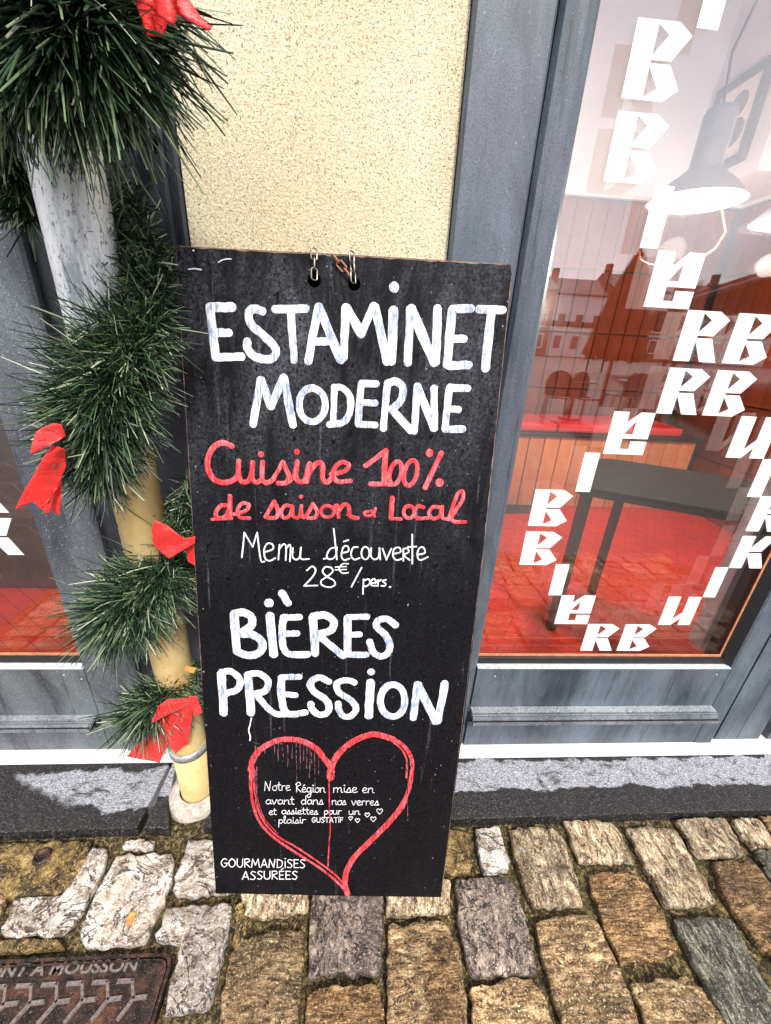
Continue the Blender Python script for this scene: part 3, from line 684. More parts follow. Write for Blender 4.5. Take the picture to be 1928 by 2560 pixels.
tag(MB().tube(pc, .0035, 6).build('cable', M_cable, None, True), 'thin orange cable hanging in a loop under the nearer pendant lamp', 'cable')
# framed picture on the side wall
bp(MB().box(2.396, 2.8545, 3.0, 3.6045, 2.41, 4.6), 'plaster_boxing', M_plaster)
XW = 2.375
def gx(x, y, X): d = ray(x, y); return CO+d*(X/d.x)
a, b_, c_ = gx(1800, 230, XW), gx(1923, 142, XW), gx(1769, 441, XW)
y0, y1, z0, z1 = min(b_.y, a.y)-.06, max(a.y, b_.y), min(c_.z, a.z), max(a.z, c_.z)
pf = thing('framed_picture', 'grey framed picture with round fruit motif on the cafe side wall', 'picture', (XW, (y0+y1)/2, z0))
local(MB().box(XW-.004, XW+.015, y0+.03, y1-.03, z0+.03, z1-.03).build('print', M_poster, pf))
fm = MB(); q = .045
for (ya, yb, za, zb_) in ((y0, y1, z0, z0+q), (y0, y1, z1-q, z1), (y0, y0+q, z0+q, z1-q), (y1-q, y1, z0+q, z1-q)): fm.box(XW-.02, XW+.018, ya, yb, za, zb_)
local(fm.build('frame', plain('dark_frame', (.07, .08, .09), .5), pf))
cx, cz_ = (y0+y1)/2, (z0+z1)/2
for dy, dz, r in ((-.02, .09, .07), (.06, .0, .06), (-.05, -.06, .075), (.03, -.1, .06)):
    local(MB().lathe([(r, 0), (r*.86, .001), (r*.84, .0), (r*.5, .0), (.001, .0005)], 24, (XW-.0045, cx+dy, cz_+dz), axis=Vector((-1, 0, 0))).build('motif', M_ink, pf))

# ------------------------------------------------------------------ leaning chalkboard
BL, BR = gz(540, 2233, .012), gz(1103, 2243, .012); TL = gy(441, 615, .868)
bn = (BR-BL).cross(TL-BL).normalized()
if bn.dot(CO-BL) < 0: bn = -bn
TR = gplane(1277, 662, BL, bn)
bu = (BR-BL).normalized(); bv = bn.cross(bu) ; bv = bv if bv.z > 0 else -bv
CB = thing('chalkboard', 'tall black menu board with painted white and red lettering leaning on the cafe wall', 'menu board', tuple((BL+BR)/2))
BT = .018
edge = [(540,2233),(820,2239),(1103,2243),(1160,1800),(1212,1350),(1252,950),(1272,780),(1280,690),(1277,664),(1270,660),(860,636),(450,615),(441,617),(441,640),(466,1040),(505,1700)]
ep = [gplane(x, y, BL, bn) for x, y in edge]
n = len(ep)
mb = MB(); mb.add(ep+[p-bn*BT for p in ep], [tuple(range(n)), tuple(range(n, 2*n))[::-1]], 0); mb.add(ep+[p-bn*BT for p in ep], [(i, i+n, (i+1) % n+n, (i+1) % n) for i in range(n)], 1)
o = mb.build('panel', [M_board, M_boardedge], CB); local(o)
# chipped bare rim on the face along the top edge
rim = MB()
def strip(pa, pb, w0, side, seg=60, jit=.6):
    for k in range(seg):
        t0, t1 = k/seg, (k+1)/seg
        a0, a1 = pa.lerp(pb, t0), pa.lerp(pb, t1)
        w_0 = w0*(1-jit+jit*abs(noise.noise(Vector((t0*23, w0*900, 1))))*2.4); w_1 = w0*(1-jit+jit*abs(noise.noise(Vector((t1*23, w0*900, 1))))*2.4)
        rim.add([a0+bn*.0004, a1+bn*.0004, a1+side*w_1+bn*.0004, a0+side*w_0+bn*.0004], [(0, 1, 2, 3)])
strip(gplane(450,615,BL,bn), gplane(1270,660,BL,bn), .0032, -bv); strip(gplane(441,640,BL,bn), gplane(505,1700,BL,bn), .0012, bu); strip(gplane(1280,690,BL,bn), gplane(1212,1350,BL,bn), .0016, -bu)
strip(gplane(1212,1350,BL,bn), gplane(1103,2243,BL,bn), .0012, -bu)
local(rim.build('chipped_rim', M_boardedge, CB))
# strokes
SK = {}; cnt = [0]
def cat(P, sub=7):
    P = [Vector(p) for p in P]; Q = [P[0]*2-P[1]]+P+[P[-1]*2-P[-2]]; out = []
    for i in range(1, len(Q)-2):
        for k in range(sub):
            t = k/sub; a, b, c, d = Q[i-1], Q[i], Q[i+1], Q[i+2]
            out.append(.5*((2*b)+(c-a)*t+(2*a-5*b+4*c-d)*t*t+(3*b-a-3*c+d)*t**3))
    return out+[P[-1]]
def stroke(mb, pts, w, hgt=.0005):
    """pts: photo pixels on the board's plane, w in photo pixels"""
    cnt[0] += 1
    W = [gplane(x, y, BL, bn) for x, y in pts]; ppm = (gplane(pts[0][0]+10, pts[0][1], BL, bn)-W[0]).length/10; w = w*ppm
    if len(W) == 1: W = [W[0]-bu*.0006, W[0]+bu*.0006]
    d0 = (W[0]-W[1]).normalized(); d1 = (W[-1]-W[-2]).normalized(); r = w/2
    S_ = [(W[0]+d0*r*.9*math.cos(a), math.sin(a)) for a in (.12, .5, .95, 1.35)]+[(p, 1) for p in W]+[(W[-1]+d1*r*.9*math.cos(a), math.sin(a)) for a in (1.35, .95, .5, .12)]
    base = .0003+(cnt[0] % 40)*.00002; vs = []; s0 = random.random()*99; n = len(S_)
    for i, (p, k) in enumerate(S_):
        a = S_[max(0, i-1)][0]; b = S_[min(n-1, i+1)][0]; t = (b-a)
        t = t.normalized() if t.length > 1e-7 else bu
        sd2 = bn.cross(t).normalized(); j1 = .97+.16*noise.noise(Vector((i*.8, s0, 0)))+.13*noise.noise(Vector((i*.22, s0, 4))); j2 = .97+.16*noise.noise(Vector((i*.8, s0, 9)))+.13*noise.noise(Vector((i*.22, s0, 7)))
        for q, hh in ((-1, 0), (-.86, .75), (0, 1), (.86, .75), (1, 0)):
            jj = j1 if q < 0 else j2
            vs.append(p+sd2*q*r*k*jj+bn*(base+hgt*hh*min(1, k+.2)*.8))
    fs = [(i*5+q, i*5+q+1, (i+1)*5+q+1, (i+1)*5+q) for i in range(n-1) for q in range(4)]
    mb.add(vs, fs)
def draw(name, mat, org, sc, w, items, hgt=.0005):
    mb = MB()
    for it in items:
        kind, P = it[0], it[1]; ww = it[2] if len(it) > 2 else w
        if kind == 'o':
            (cx, cy), rx, ry, tl = P; P = []
            for k in range(27):
                a = -1.4-2*math.pi*k/24; x, y = rx*math.cos(a), ry*math.sin(a); P.append((cx+x-y*tl, cy+y))
            segs = [P]
        elif kind == 'c': segs = [[tuple(p) for p in cat(P)]]
        elif kind == 'd': segs = [[P]]
        else:
            segs = []
            for a, b in zip(P[:-1], P[1:]):
                k = 6; segs.append([(a[0]+(b[0]-a[0])*i/k, a[1]+(b[1]-a[1])*i/k) for i in range(k+1)])
        for sg in segs: stroke(mb, [(org[0]+x/sc, org[1]+y/sc) for x, y in sg], ww/sc, hgt)
    return local(mb.build(name, mat, CB, True))
A_ = ((420, 600), 1.8932); B_ = ((460, 1060), 2.0825); C_ = ((460, 1480), 2.0825); D_ = ((460, 1800), 2.0825)
draw('painted_word', P_white, *A_, 44, [
 ('l',[(200,318),(226,555)]),('l',[(205,318),(305,318)]),('l',[(228,440),(290,440)],38),('l',[(232,556),(350,552)],38),
 ('c',[(448,338),(408,326),(382,348),(396,400),(450,450),(500,498),(512,535),(490,562),(450,564),(402,545),(378,512),(375,480)],40),
 ('l',[(505,328),(655,324)],36),('l',[(583,342),(598,570)],36),
 ('l',[(712,318),(664,575)],40),('l',[(715,318),(818,568)],44),('l',[(690,482),(755,480)],36),
 ('l',[(842,318),(832,560)],38),('l',[(848,322),(915,446)],40),('l',[(915,444),(974,312)],38),('l',[(980,318),(1036,575)],44),
 ('l',[(1068,332),(1058,576)],42),('d',(1070,224),50),
 ('l',[(1146,328),(1135,582)],40),('l',[(1152,326),(1260,580)],46),('l',[(1276,325),(1268,578)],42),
 ('l',[(1345,330),(1322,590)],44),('l',[(1350,326),(1435,325)],38),('l',[(1350,468),(1402,468)],36),('l',[(1328,595),(1425,592)],38),
 ('l',[(1470,328),(1585,332)],38),('l',[(1530,345),(1502,608)],44)])
draw('painted_word', P_white, *A_, 38, [
 ('l',[(440,662),(404,872)]),('l',[(442,662),(486,788)]),('l',[(488,788),(548,650)]),('l',[(550,652),(592,876)]),
 ('o',((683,780),62,80,0),34),
 ('l',[(788,702),(782,870)],32),('c',[(786,696),(828,702),(862,745),(860,815),(828,862),(762,874)],32),
 ('l',[(915,680),(900,870)],34),('l',[(915,678),(988,682)],32),('l',[(910,770),(982,772)],32),('l',[(900,872),(982,876)],32),
 ('l',[(1040,680),(1020,892)],36),('c',[(1038,680),(1078,670),(1112,700),(1102,760),(1058,802)],36),('l',[(1062,805),(1150,902)],36),
 ('l',[(1180,692),(1166,905)],36),('l',[(1182,692),(1258,892)],36),('l',[(1260,702),(1262,892)],36),
 ('l',[(1332,702),(1312,892)],36),('l',[(1332,698),(1420,702)],34),('l',[(1322,800),(1376,802)],32),('l',[(1312,896),(1396,895)],34)])
draw('painted_word', P_red, *B_, 30, [
 ('c',[(250,115),(205,98),(160,115),(128,170),(125,230),(155,285),(205,305),(258,292),(286,262)],30),
 ('c',[(286,192),(284,255),(300,298),(336,296),(354,250),(358,200)],27),('c',[(358,200),(356,280),(380,304),(408,285)],25),
 ('c',[(410,198),(408,280),(430,306),(470,285)],26),('d',(402,158),32),
 ('c',[(455,300),(490,245),(515,198)],22),('c',[(515,198),(532,235),(548,275),(530,306),(490,308)],26),
 ('c',[(530,306),(565,285),(590,200)],20),('c',[(590,195),(584,270),(600,300),(630,290),(650,215)],26),('d',(588,145),30),
 ('c',[(655,205),(640,300)],26),('c',[(648,262),(690,205),(722,212),(722,280),(745,304),(770,280)],26),
 ('c',[(765,262),(835,245),(858,215),(830,198),(795,215),(776,260),(800,298),(868,296)],24),
 ('l',[(945,218),(1050,140)],26),('l',[(1050,140),(1042,308)],32),('l',[(970,312),(1078,314)],26),
 ('o',((1102,255),30,60,.18),24),('o',((1180,255),33,66,.18),24),('l',[(1340,150),(1255,332)],28),('d',(1278,150),42),('d',(1330,305),46)])
draw('painted_word', P_red, *B_, 22, [
 ('c',[(238,425),(195,425),(166,462),(180,488),(218,480),(240,430)]),('l',[(240,375),(240,488)],26),('l',[(145,496),(250,492)],16),
 ('c',[(262,470),(325,450),(338,420),(305,412),(280,445),(292,486),(342,490)],20),
 ('c',[(425,484),(450,440),(470,405)],22),('c',[(470,402),(490,450),(480,486),(435,488)],22),
 ('c',[(562,428),(528,425),(506,458),(520,488),(552,476),(566,432)],20),('c',[(566,428),(570,480),(600,484),(612,430)],18),
 ('c',[(612,425),(614,478),(636,478),(672,415)],20),('d',(610,378),22),('c',[(672,415),(694,455),(682,486),(645,490)],20),
 ('o',((748,455),34,30,0),18),('c',[(775,440),(800,425),(805,485)],20),('c',[(805,455),(832,420),(858,430),(864,478),(905,490)],22),
 ('c',[(960,455),(940,462),(950,478),(985,470),(998,440)],16),('l',[(975,450),(995,482)],14),
 ('l',[(1085,385),(1078,490)],26),('l',[(1078,492),(1130,495)],18),('o',((1172,458),28,32,0),20),
 ('c',[(1248,435),(1220,428),(1200,458),(1216,490),(1270,490)],20),('c',[(1336,435),(1298,432),(1276,463),(1295,492),(1330,480),(1345,432)],20),('c',[(1345,430),(1345,486),(1378,496)],20),
 ('c',[(1378,498),(1398,435),(1422,370),(1448,350),(1452,390),(1412,455),(1392,490),(1410,508),(1465,510)],20)])
draw('written_line', P_thin, *B_, 8.5, [
 ('l',[(302,695),(315,565)]),('l',[(315,565),(358,640)]),('l',[(358,640),(382,565)]),('c',[(382,565),(400,705),(420,716)]),
 ('c',[(418,668),(462,652),(462,628),(436,622),(418,655),(424,700),(448,712),(476,698)]),
 ('c',[(492,706),(498,628)]),('c',[(497,650),(518,626),(532,640),(530,708)]),('c',[(531,650),(550,628),(556,650),(552,715)]),
 ('c',[(568,645),(566,690),(585,706),(604,690),(610,642)]),('c',[(610,642),(606,690),(618,704),(652,702)]),
 ('c',[(795,642),(762,650),(744,685),(758,704),(788,690),(797,642)]),('l',[(780,545),(797,705)]),('l',[(728,702),(748,698)]),
 ('c',[(820,672),(856,662),(852,636),(830,642),(820,685),(834,708),(862,700)]),('l',[(832,612),(856,604)]),
 ('c',[(905,640),(880,645),(870,680),(885,705),(915,698)]),('o',((945,672),21,33,0)),('c',[(975,645),(974,688),(994,705),(1014,690),(1018,645)]),('l',[(1018,645),(1022,705)]),
 ('l',[(1034,648),(1054,706)]),('l',[(1054,706),(1080,648)]),('c',[(1090,676),(1127,666),(1120,643),(1095,650),(1088,685),(1105,708),(1132,702)]),
 ('l',[(1142,712),(1142,650)]),('c',[(1142,650),(1164,648),(1168,668),(1146,682),(1174,708)]),('l',[(1188,575),(1189,727)]),('l',[(1165,640),(1210,638)]),
 ('c',[(1218,680),(1254,670),(1246,642),(1224,648),(1215,685),(1230,708),(1270,692)])], .0007)
draw('written_line', P_thin, *B_, 8.5, [
 ('c',[(640,762),(668,741),(686,760),(670,795),(626,842)]),('l',[(626,842),(696,840)]),
 ('c',[(768,748),(738,744),(722,768),(745,795),(780,815),(786,838),(755,850),(718,838),(716,815),(745,795),(775,768),(768,748)]),
 ('c',[(856,728),(828,728),(808,752),(824,776),(856,774)],7),('l',[(788,745),(846,742)],6),('l',[(788,759),(846,757)],6),('l',[(925,748),(872,848)]),
 ('l',[(935,808),(932,885)]),('c',[(935,815),(962,808),(968,828),(950,845),(935,842)]),('c',[(976,830),(1000,824),(990,806),(975,818),(978,840),(1002,842)]),
 ('l',[(1010,812),(1010,844)]),('l',[(1010,822),(1026,811)]),('c',[(1052,811),(1034,818),(1050,832),(1044,843),(1028,842)]),('d',(1073,848),11)], .0007)
draw('painted_word', P_white, *C_, 44, [
 ('d',(443,57),52),('l',[(510,5),(542,58)],42),
 ('l',[(262,118),(276,308)],46),('c',[(262,112),(308,106),(352,130),(350,175),(295,215)],44),('c',[(295,218),(360,222),(408,262),(396,312),(340,330),(282,312)],44),
 ('l',[(448,122),(468,325)],46),('c',[(520,132),(512,200),(520,290),(558,325),(645,324)],40),('l',[(522,132),(602,130)],38),('l',[(530,215),(590,215)],36),
 ('l',[(672,130),(684,320)],44),('c',[(672,126),(730,120),(778,148),(766,198),(690,220)],42),('l',[(705,228),(830,332)],40),
 ('l',[(852,135),(852,315)],42),('l',[(855,130),(955,128)],34),('l',[(858,222),(916,220)],34),('l',[(855,325),(950,326)],36),
 ('c',[(1102,172),(1060,140),(1015,146),(1002,178),(1048,222),(1070,272),(1060,318),(1020,334),(985,310),(966,258)],38)])
draw('painted_word', P_white, *C_, 42, [
 ('l',[(196,422),(208,630)],44),('c',[(196,418),(245,412),(290,452),(282,502),(208,532)],38),
 ('l',[(335,430),(350,630)],44),('c',[(335,428),(392,424),(438,462),(424,512),(362,532)],38),('c',[(378,532),(430,595),(478,632),(525,635)],38),
 ('c',[(508,445),(510,560),(540,632),(632,626)],40),('l',[(510,442),(602,440)],36),('l',[(515,530),(582,536)],34),
 ('c',[(755,466),(705,443),(660,470),(675,515),(738,560),(757,600),(735,634),(695,634),(664,602),(662,580)],38),
 ('c',[(888,470),(850,458),(800,472),(806,520),(872,565),(897,608),(870,642),(832,646),(808,612),(804,578)],36),
 ('d',(975,415),42),('l',[(972,470),(962,645)],46),('o',((1087,565),64,84,0),38),
 ('l',[(1214,480),(1194,655)],42),('l',[(1220,482),(1312,675)],44),('l',[(1358,475),(1322,672)],42)])
draw('painted_heart', P_heart, *D_, 34, [
 ('c',[(768,285),(762,245),(735,205),(690,150),(630,115),(560,100),(480,108),(405,148),(362,200),(348,260)],32),
 ('c',[(350,250),(346,300),(356,420),(388,520),(455,600),(570,682),(690,758),(782,828),(838,886),(856,905)],16),
 ('c',[(362,240),(362,300),(376,420),(408,515),(482,600),(590,665),(705,742),(795,812),(850,880)],12),
 ('c',[(372,262),(372,330),(388,425),(420,512),(488,590)],4),
 ('c',[(768,292),(772,235),(810,170),(880,112),(960,78),(1010,76),(1090,100)],34),('c',[(1080,96),(1130,122),(1168,165),(1188,222),(1178,330),(1140,445)],22),('c',[(1085,112),(1130,150),(1160,210),(1158,300)],10),
 ('c',[(1150,420),(1120,470),(1050,550),(960,640),(890,710),(850,780),(838,850),(852,905)],32),
 ('l',[(762,270),(764,300)],40),
 ('c',[(756,300),(757,440),(762,560),(756,640),(750,760)],7)], .0005)
draw('paint_drip', P_drip, *D_, 4, [('c',[(x,110+abs(x-560)*.12+random.uniform(0,20)),(x+random.uniform(-3,3),110+L*.5),(x+random.uniform(-4,4),120+L)],random.uniform(2.5,5)) for x,L in ((470,60),(492,95),(515,70),(540,120),(562,80),(585,200),(604,150),(625,90),(640,130),(655,180),(662,110),(680,240),(700,160),(425,50),(372,330),(380,400),(1162,400),(1180,140))], .0004)
draw('chalk_scratch', P_thin, (400, 580), 4.165, 9, [('c',[(612,318),(650,295),(700,284),(745,284)],11),('c',[(300,390),(370,385),(430,395)],16),('l',[(350,195),(352,196)],22),
 ('c',[(-5,0),(-4,1)],1)], .0004)
draw('paint_drip', P_thin, *C_, 8, [('c',[(352,655),(345,690),(338,720),(346,750),(344,772)],7)], .0005)
# small handwriting from a stroke alphabet (x right, y up, x-height 1)
F = {
 'a': (1.1, ['c',(.9,.85),(.45,1),(.08,.5),(.4,0),(.85,.35),(.92,.9)], ['c',(.92,.9),(.92,.2),(1.15,.05)]),
 'b': (1.0, ['l',(.1,1.9),(.1,0)], ['c',(.1,.8),(.6,1),(.85,.5),(.5,0),(.1,.1)]),
 'd': (1.1, ['c',(.88,.85),(.4,1),(.08,.5),(.4,0),(.85,.35)], ['l',(.92,1.95),(.92,.0)]),
 'e': (.95, ['c',(.05,.45),(.65,.6),(.7,.95),(.35,1),(.08,.5),(.35,0),(.95,.15)]),
 'é': (.95, ['c',(.05,.45),(.65,.6),(.7,.95),(.35,1),(.08,.5),(.35,0),(.95,.15)], ['l',(.3,1.3),(.6,1.6)]),
 'g': (1.1, ['c',(.85,.85),(.4,1),(.08,.5),(.4,0),(.85,.35)], ['c',(.88,1),(.85,-.6),(.5,-1.1),(.1,-.8),(.5,-.4),(1.1,0)]),
 'i': (.5, ['c',(.2,1),(.2,.2),(.5,.05)], ['d',(.2,1.45)]),
 'l': (.55, ['c',(.0,.2),(.35,1.3),(.3,2),(.1,1.6),(.15,.2),(.5,.02)]),
 'm': (1.6, ['l',(.1,1),(.1,0)], ['c',(.1,.6),(.45,1),(.7,.8),(.7,0)], ['c',(.7,.6),(1.05,1),(1.3,.8),(1.3,.15),(1.55,.02)]),
 'n': (1.15, ['l',(.12,1),(.12,0)], ['c',(.12,.6),(.55,1),(.85,.8),(.85,.15),(1.15,.02)]),
 'o': (1.0, ['c',(.5,1),(.1,.65),(.2,.1),(.6,0),(.9,.4),(.75,.9),(.5,1),(.95,.9)]),
 'p': (1.05, ['l',(.2,1),(.12,-1)], ['c',(.2,.75),(.65,1),(.9,.5),(.55,0),(.2,.15)]),
 'r': (.8, ['l',(.12,1),(.12,0)], ['c',(.12,.55),(.35,.95),(.75,.95)]),
 's': (.85, ['c',(0,.05),(.45,1),(.6,.55),(.6,.1),(.1,.0)], ['l',(.45,.02),(.85,.1)]),
 't': (.75, ['c',(.3,1.7),(.3,.2),(.7,.05)], ['l',(.0,1.15),(.65,1.15)]),
 'u': (1.15, ['c',(.1,1),(.1,.2),(.45,0),(.85,.4),(.88,1)], ['c',(.88,1),(.88,.15),(1.15,.05)]),
 'v': (1.0, ['c',(.05,1),(.3,.3),(.42,0),(.7,.6),(.8,1),(1,.9)]),
 'N': (1.5, ['l',(.1,0),(.25,1.9)], ['l',(.25,1.9),(1.0,0)], ['l',(1.0,0),(1.2,1.9)]),
 'Ré': (1.2, ['l',(.2,0),(.2,1.9)], ['c',(.0,1.6),(.6,2.1),(1.0,1.6),(.25,1.0),(1.1,0)]),
 'G': (1.4, ['c',(1.1,1.7),(.6,1.9),(.1,1),(.5,.05),(1.05,.3),(1.1,.9)], ['l',(.7,.9),(1.35,.9)]),
 'O': (1.5, ['c',(.7,1.9),(.15,1.3),(.2,.4),(.7,0),(1.2,.5),(1.2,1.4),(.7,1.9),(.5,1.85)]),
 'U': (1.4, ['c',(.15,1.9),(.15,.5),(.6,0),(1.1,.4),(1.15,1.9)]),
 'R': (1.3, ['l',(.15,0),(.15,1.9)], ['c',(.15,1.85),(.8,1.9),(1.0,1.4),(.2,.95)], ['l',(.25,.95),(1.1,0)]),
 'M': (1.8, ['l',(.1,0),(.3,1.9)], ['l',(.3,1.9),(.8,.5)], ['l',(.8,.5),(1.3,1.9)], ['l',(1.3,1.9),(1.55,0)]),
 'A': (1.4, ['l',(.05,0),(.65,1.9)], ['l',(.65,1.9),(1.2,0)], ['l',(.25,.6),(1.05,.6)]),
 'D': (1.4, ['l',(.15,0),(.15,1.9)], ['c',(.15,1.9),(.9,1.6),(1.1,.9),(.8,.15),(.05,0)]),
 'I': (.5, ['l',(.2,0),(.2,1.5)], ['d',(.22,2.1)]),
 'S': (1.2, ['c',(1.0,1.7),(.5,1.9),(.2,1.45),(.6,1.0),(.95,.5),(.6,.0),(.1,.15)]),
 'E': (1.15, ['l',(.15,0),(.15,1.9)], ['l',(.15,1.9),(.95,1.85)], ['l',(.15,1.0),(.8,1.0)], ['l',(.15,.02),(.95,.05)]),
 'É': (1.15, ['l',(.15,0),(.15,1.9)], ['l',(.15,1.9),(.95,1.85)], ['l',(.15,1.0),(.8,1.0)], ['l',(.15,.02),(.95,.05)], ['l',(.45,2.2),(.85,2.6)]),
 'T': (1.3, ['l',(.6,0),(.6,1.9)], ['l',(.0,1.9),(1.2,1.9)]), 'F': (1.1, ['l',(.15,0),(.15,1.9)], ['l',(.15,1.9),(.95,1.85)], ['l',(.15,1.0),(.8,1.0)]),
}
def word(txt, x0, x1, y0_, y1__, xh):
    adv = [F[c][0] for c in txt]; tot = sum(adv); k = (x1-x0)/tot; out = []; x = x0
    for c, a in zip(txt, adv):
        for st in F[c][1:]:
            tf = lambda p: (x+p[0]*k, y0_+(y1__-y0_)*((x-x0)/(x1-x0))-p[1]*xh)
            if st[0] == 'd': out.append(('d', tf(st[1]), xh*.28))
            else: out.append((st[0], [tf(p) for p in st[1:]]))
        x += a*k
    return out
F['#'] = F['Ré']
Z6 = ((640, 1920), 2.975)
def line(items, w=5.2): draw('written_line', P_thin, *Z6, w, items, .0006)
line(word('Notre',62,258,166,166,36)+word('#égion',295,518,178,180,35)+word('mise',574,757,180,180,36)+word('en',790,880,182,184,36))
line(word('avant',72,288,266,268,33)+word('dans',335,503,268,270,33)+word('nos',563,673,272,272,32)+word('verres',710,916,275,275,32))
line(word('et',97,155,345,346,28)+word('assiettes',190,463,340,342,28)+word('pour',505,638,343,343,28)+word('un',690,775,345,345,28))
def hrt(cx, cy, s): return [('c',[(cx,cy-s*.45),(cx-s*.5,cy-s*.9),(cx-s,cy-s*.4),(cx-s*.6,cy+s*.3),(cx,cy+s*.9)]),('c',[(cx,cy-s*.45),(cx+s*.5,cy-s*.9),(cx+s,cy-s*.4),(cx+s*.6,cy+s*.3),(cx,cy+s*.9)])]
line(word('plaisir',165,373,410,408,28)+word('GUSTATIF',415,652,402,402,19))
line(hrt(705,372,15)+hrt(755,390,17)+hrt(828,349,18)+hrt(873,380,20)+hrt(920,322,22), 5)
draw('written_line', P_thin, *D_, 5.2, word('GOURMANDISES',192,636,764,768,22.5), .0006)
draw('written_line', P_thin, *D_, 5.2, word('ASSURÉES',303,596,828,828,22), .0006)
# chains: threaded through two holes and slung over the top edge
def link_mesh(L, Wd, r):
    pts = []
    for k in range(16):
        a = 2*math.pi*k/16; pts.append(Vector((Wd/2*math.cos(a), 0, (L/2-Wd/2)*(1 if math.sin(a) > 0 else -1)+Wd/2*math.sin(a))))
    return MB().tube(pts, r, 6, closed=True)
lm = link_mesh(.030, .0115, .0017); lme = lm.mesh('chain_link', M_steel); lmr = link_mesh(.030, .0115, .0017).mesh('chain_link', M_rust)
for me in (lme, lmr): me.polygons.foreach_set('use_smooth', [True]*len(me.polygons))
ch = local(MB().lathe([(.001, .0004), (.012, .0004), (.0125, .0001)], 20, gplane(786, 700, BL, bn), axis=bn).build('hole', M_void, CB))
ch2 = local(MB().lathe([(.001, .0004), (.011, .0004), (.0115, .0001)], 20, gplane(886, 710, BL, bn), axis=bn).build('hole', M_void, CB))
def chain(pa, pb, nlinks, me):
    hol = bpy.data.objects.new('chain', None); COL.objects.link(hol); hol.parent = CB; hol.location = (0, 0, 0); hol.empty_display_size = .02
    a = gplane(*pa, BL, bn, .004); b = gplane(*pb, BL, bn, .004); d = (b-a); q = (-d).to_track_quat('Z', 'Y'); Lk = d.length/nlinks
    for k in range(nlinks):
        o = bpy.data.objects.new('chain_link', me); COL.objects.link(o); o.parent = hol
        o.location = a+d*((k+.5)/nlinks)-CB.location; o.rotation_mode = 'QUATERNION'
        ax = (-d).normalized(); o.rotation_quaternion = q @ Matrix.Rotation(math.radians(20+80*(k % 2)), 4, 'Z').to_quaternion(); o.scale = (1, 1, Lk*1.22/.030)
chain((785, 622), (786, 698), 3, lme); chain((879, 630), (884, 706), 3, lme); chain((832, 638), (876, 692), 3, lmr)

# ------------------------------------------------------------------ downpipe
PX, PY, PR = -.482, .832, .0515
dp = thing('downpipe', 'rain downpipe with weathered grey upper length and cream lower length', 'downpipe', (PX, PY, 0))
def pl(mb, n, m, sm=True): return local(mb.build(n, m, dp, sm))
pl(MB().lathe([(PR, 1.19), (PR+.001, 1.20), (PR+.001, 3.2)], 48, (PX, PY, 0)), 'upper_pipe', M_zinc)
pl(MB().lathe([(PR-.006, .235), (PR-.004, 1.18), (PR+.005, 1.185), (PR+.005, 1.235)], 48, (PX, PY, 0)), 'lower_pipe', M_cream)
pl(MB().lathe([(PR-.004, .010), (PR-.002, .02), (PR-.002, .235), (PR-.0055, .2352)], 48, (PX, PY, 0)), 'foot_pipe', M_cream)
pl(MB().lathe([(PR-.002, .212), (PR+.004, .214), (PR+.004, .236), (PR-.002, .238)], 48, (PX, PY, 0)), 'band', M_galv)
ft = MB(); seg = 30; vs = []
for r, z in ((.088, -.01), (.084, .022), (.070, .030), (.054, .031)):
    for k in range(seg):
        a = 2*math.pi*k/seg; rr = r*(1+.10*noise.noise(Vector((math.cos(a)*1.3, math.sin(a)*1.3, 4)))*(1 if r > .06 else 0)); vs.append((PX+rr*math.cos(a), PY+rr*math.sin(a), z))
ft.add(vs, [(i*seg+k, i*seg+(k+1) % seg, (i+1)*seg+(k+1) % seg, (i+1)*seg+k) for i in range(3) for k in range(seg)])
pl(ft, 'mortar_collar', M_mortar)
def clip(z, side=-1):
    c = MB().lathe([(PR-.004, z-.011), (PR+.003, z-.011), (PR+.003, z+.011), (PR-.004, z+.011)], 40, (PX, PY, 0))
    c.box(PX+side*.052, PX+side*.082, PY-.016, PY-.010, z-.011, z+.011)
    o = pl(c, 'bracket', M_galv); 
    s = MB().lathe([(.015, 0), (.015, .004), (.008, .005), (.008, .009), (.001, .010)], 14, (PX+side*.072, PY-.016, z), axis=Vector((0, -1, 0)))
    so_ = s.build('screw', M_galv, o, False)
clip(.775); clip(1.62, 1)
q = MB().tube([(PX+.04, PY-.02, 1.66), (PX+.075, PY+.02, 1.66), (PX+.08, .965, 1.66)], .016, 12)
pl(q, 'wall_stay', M_galv)

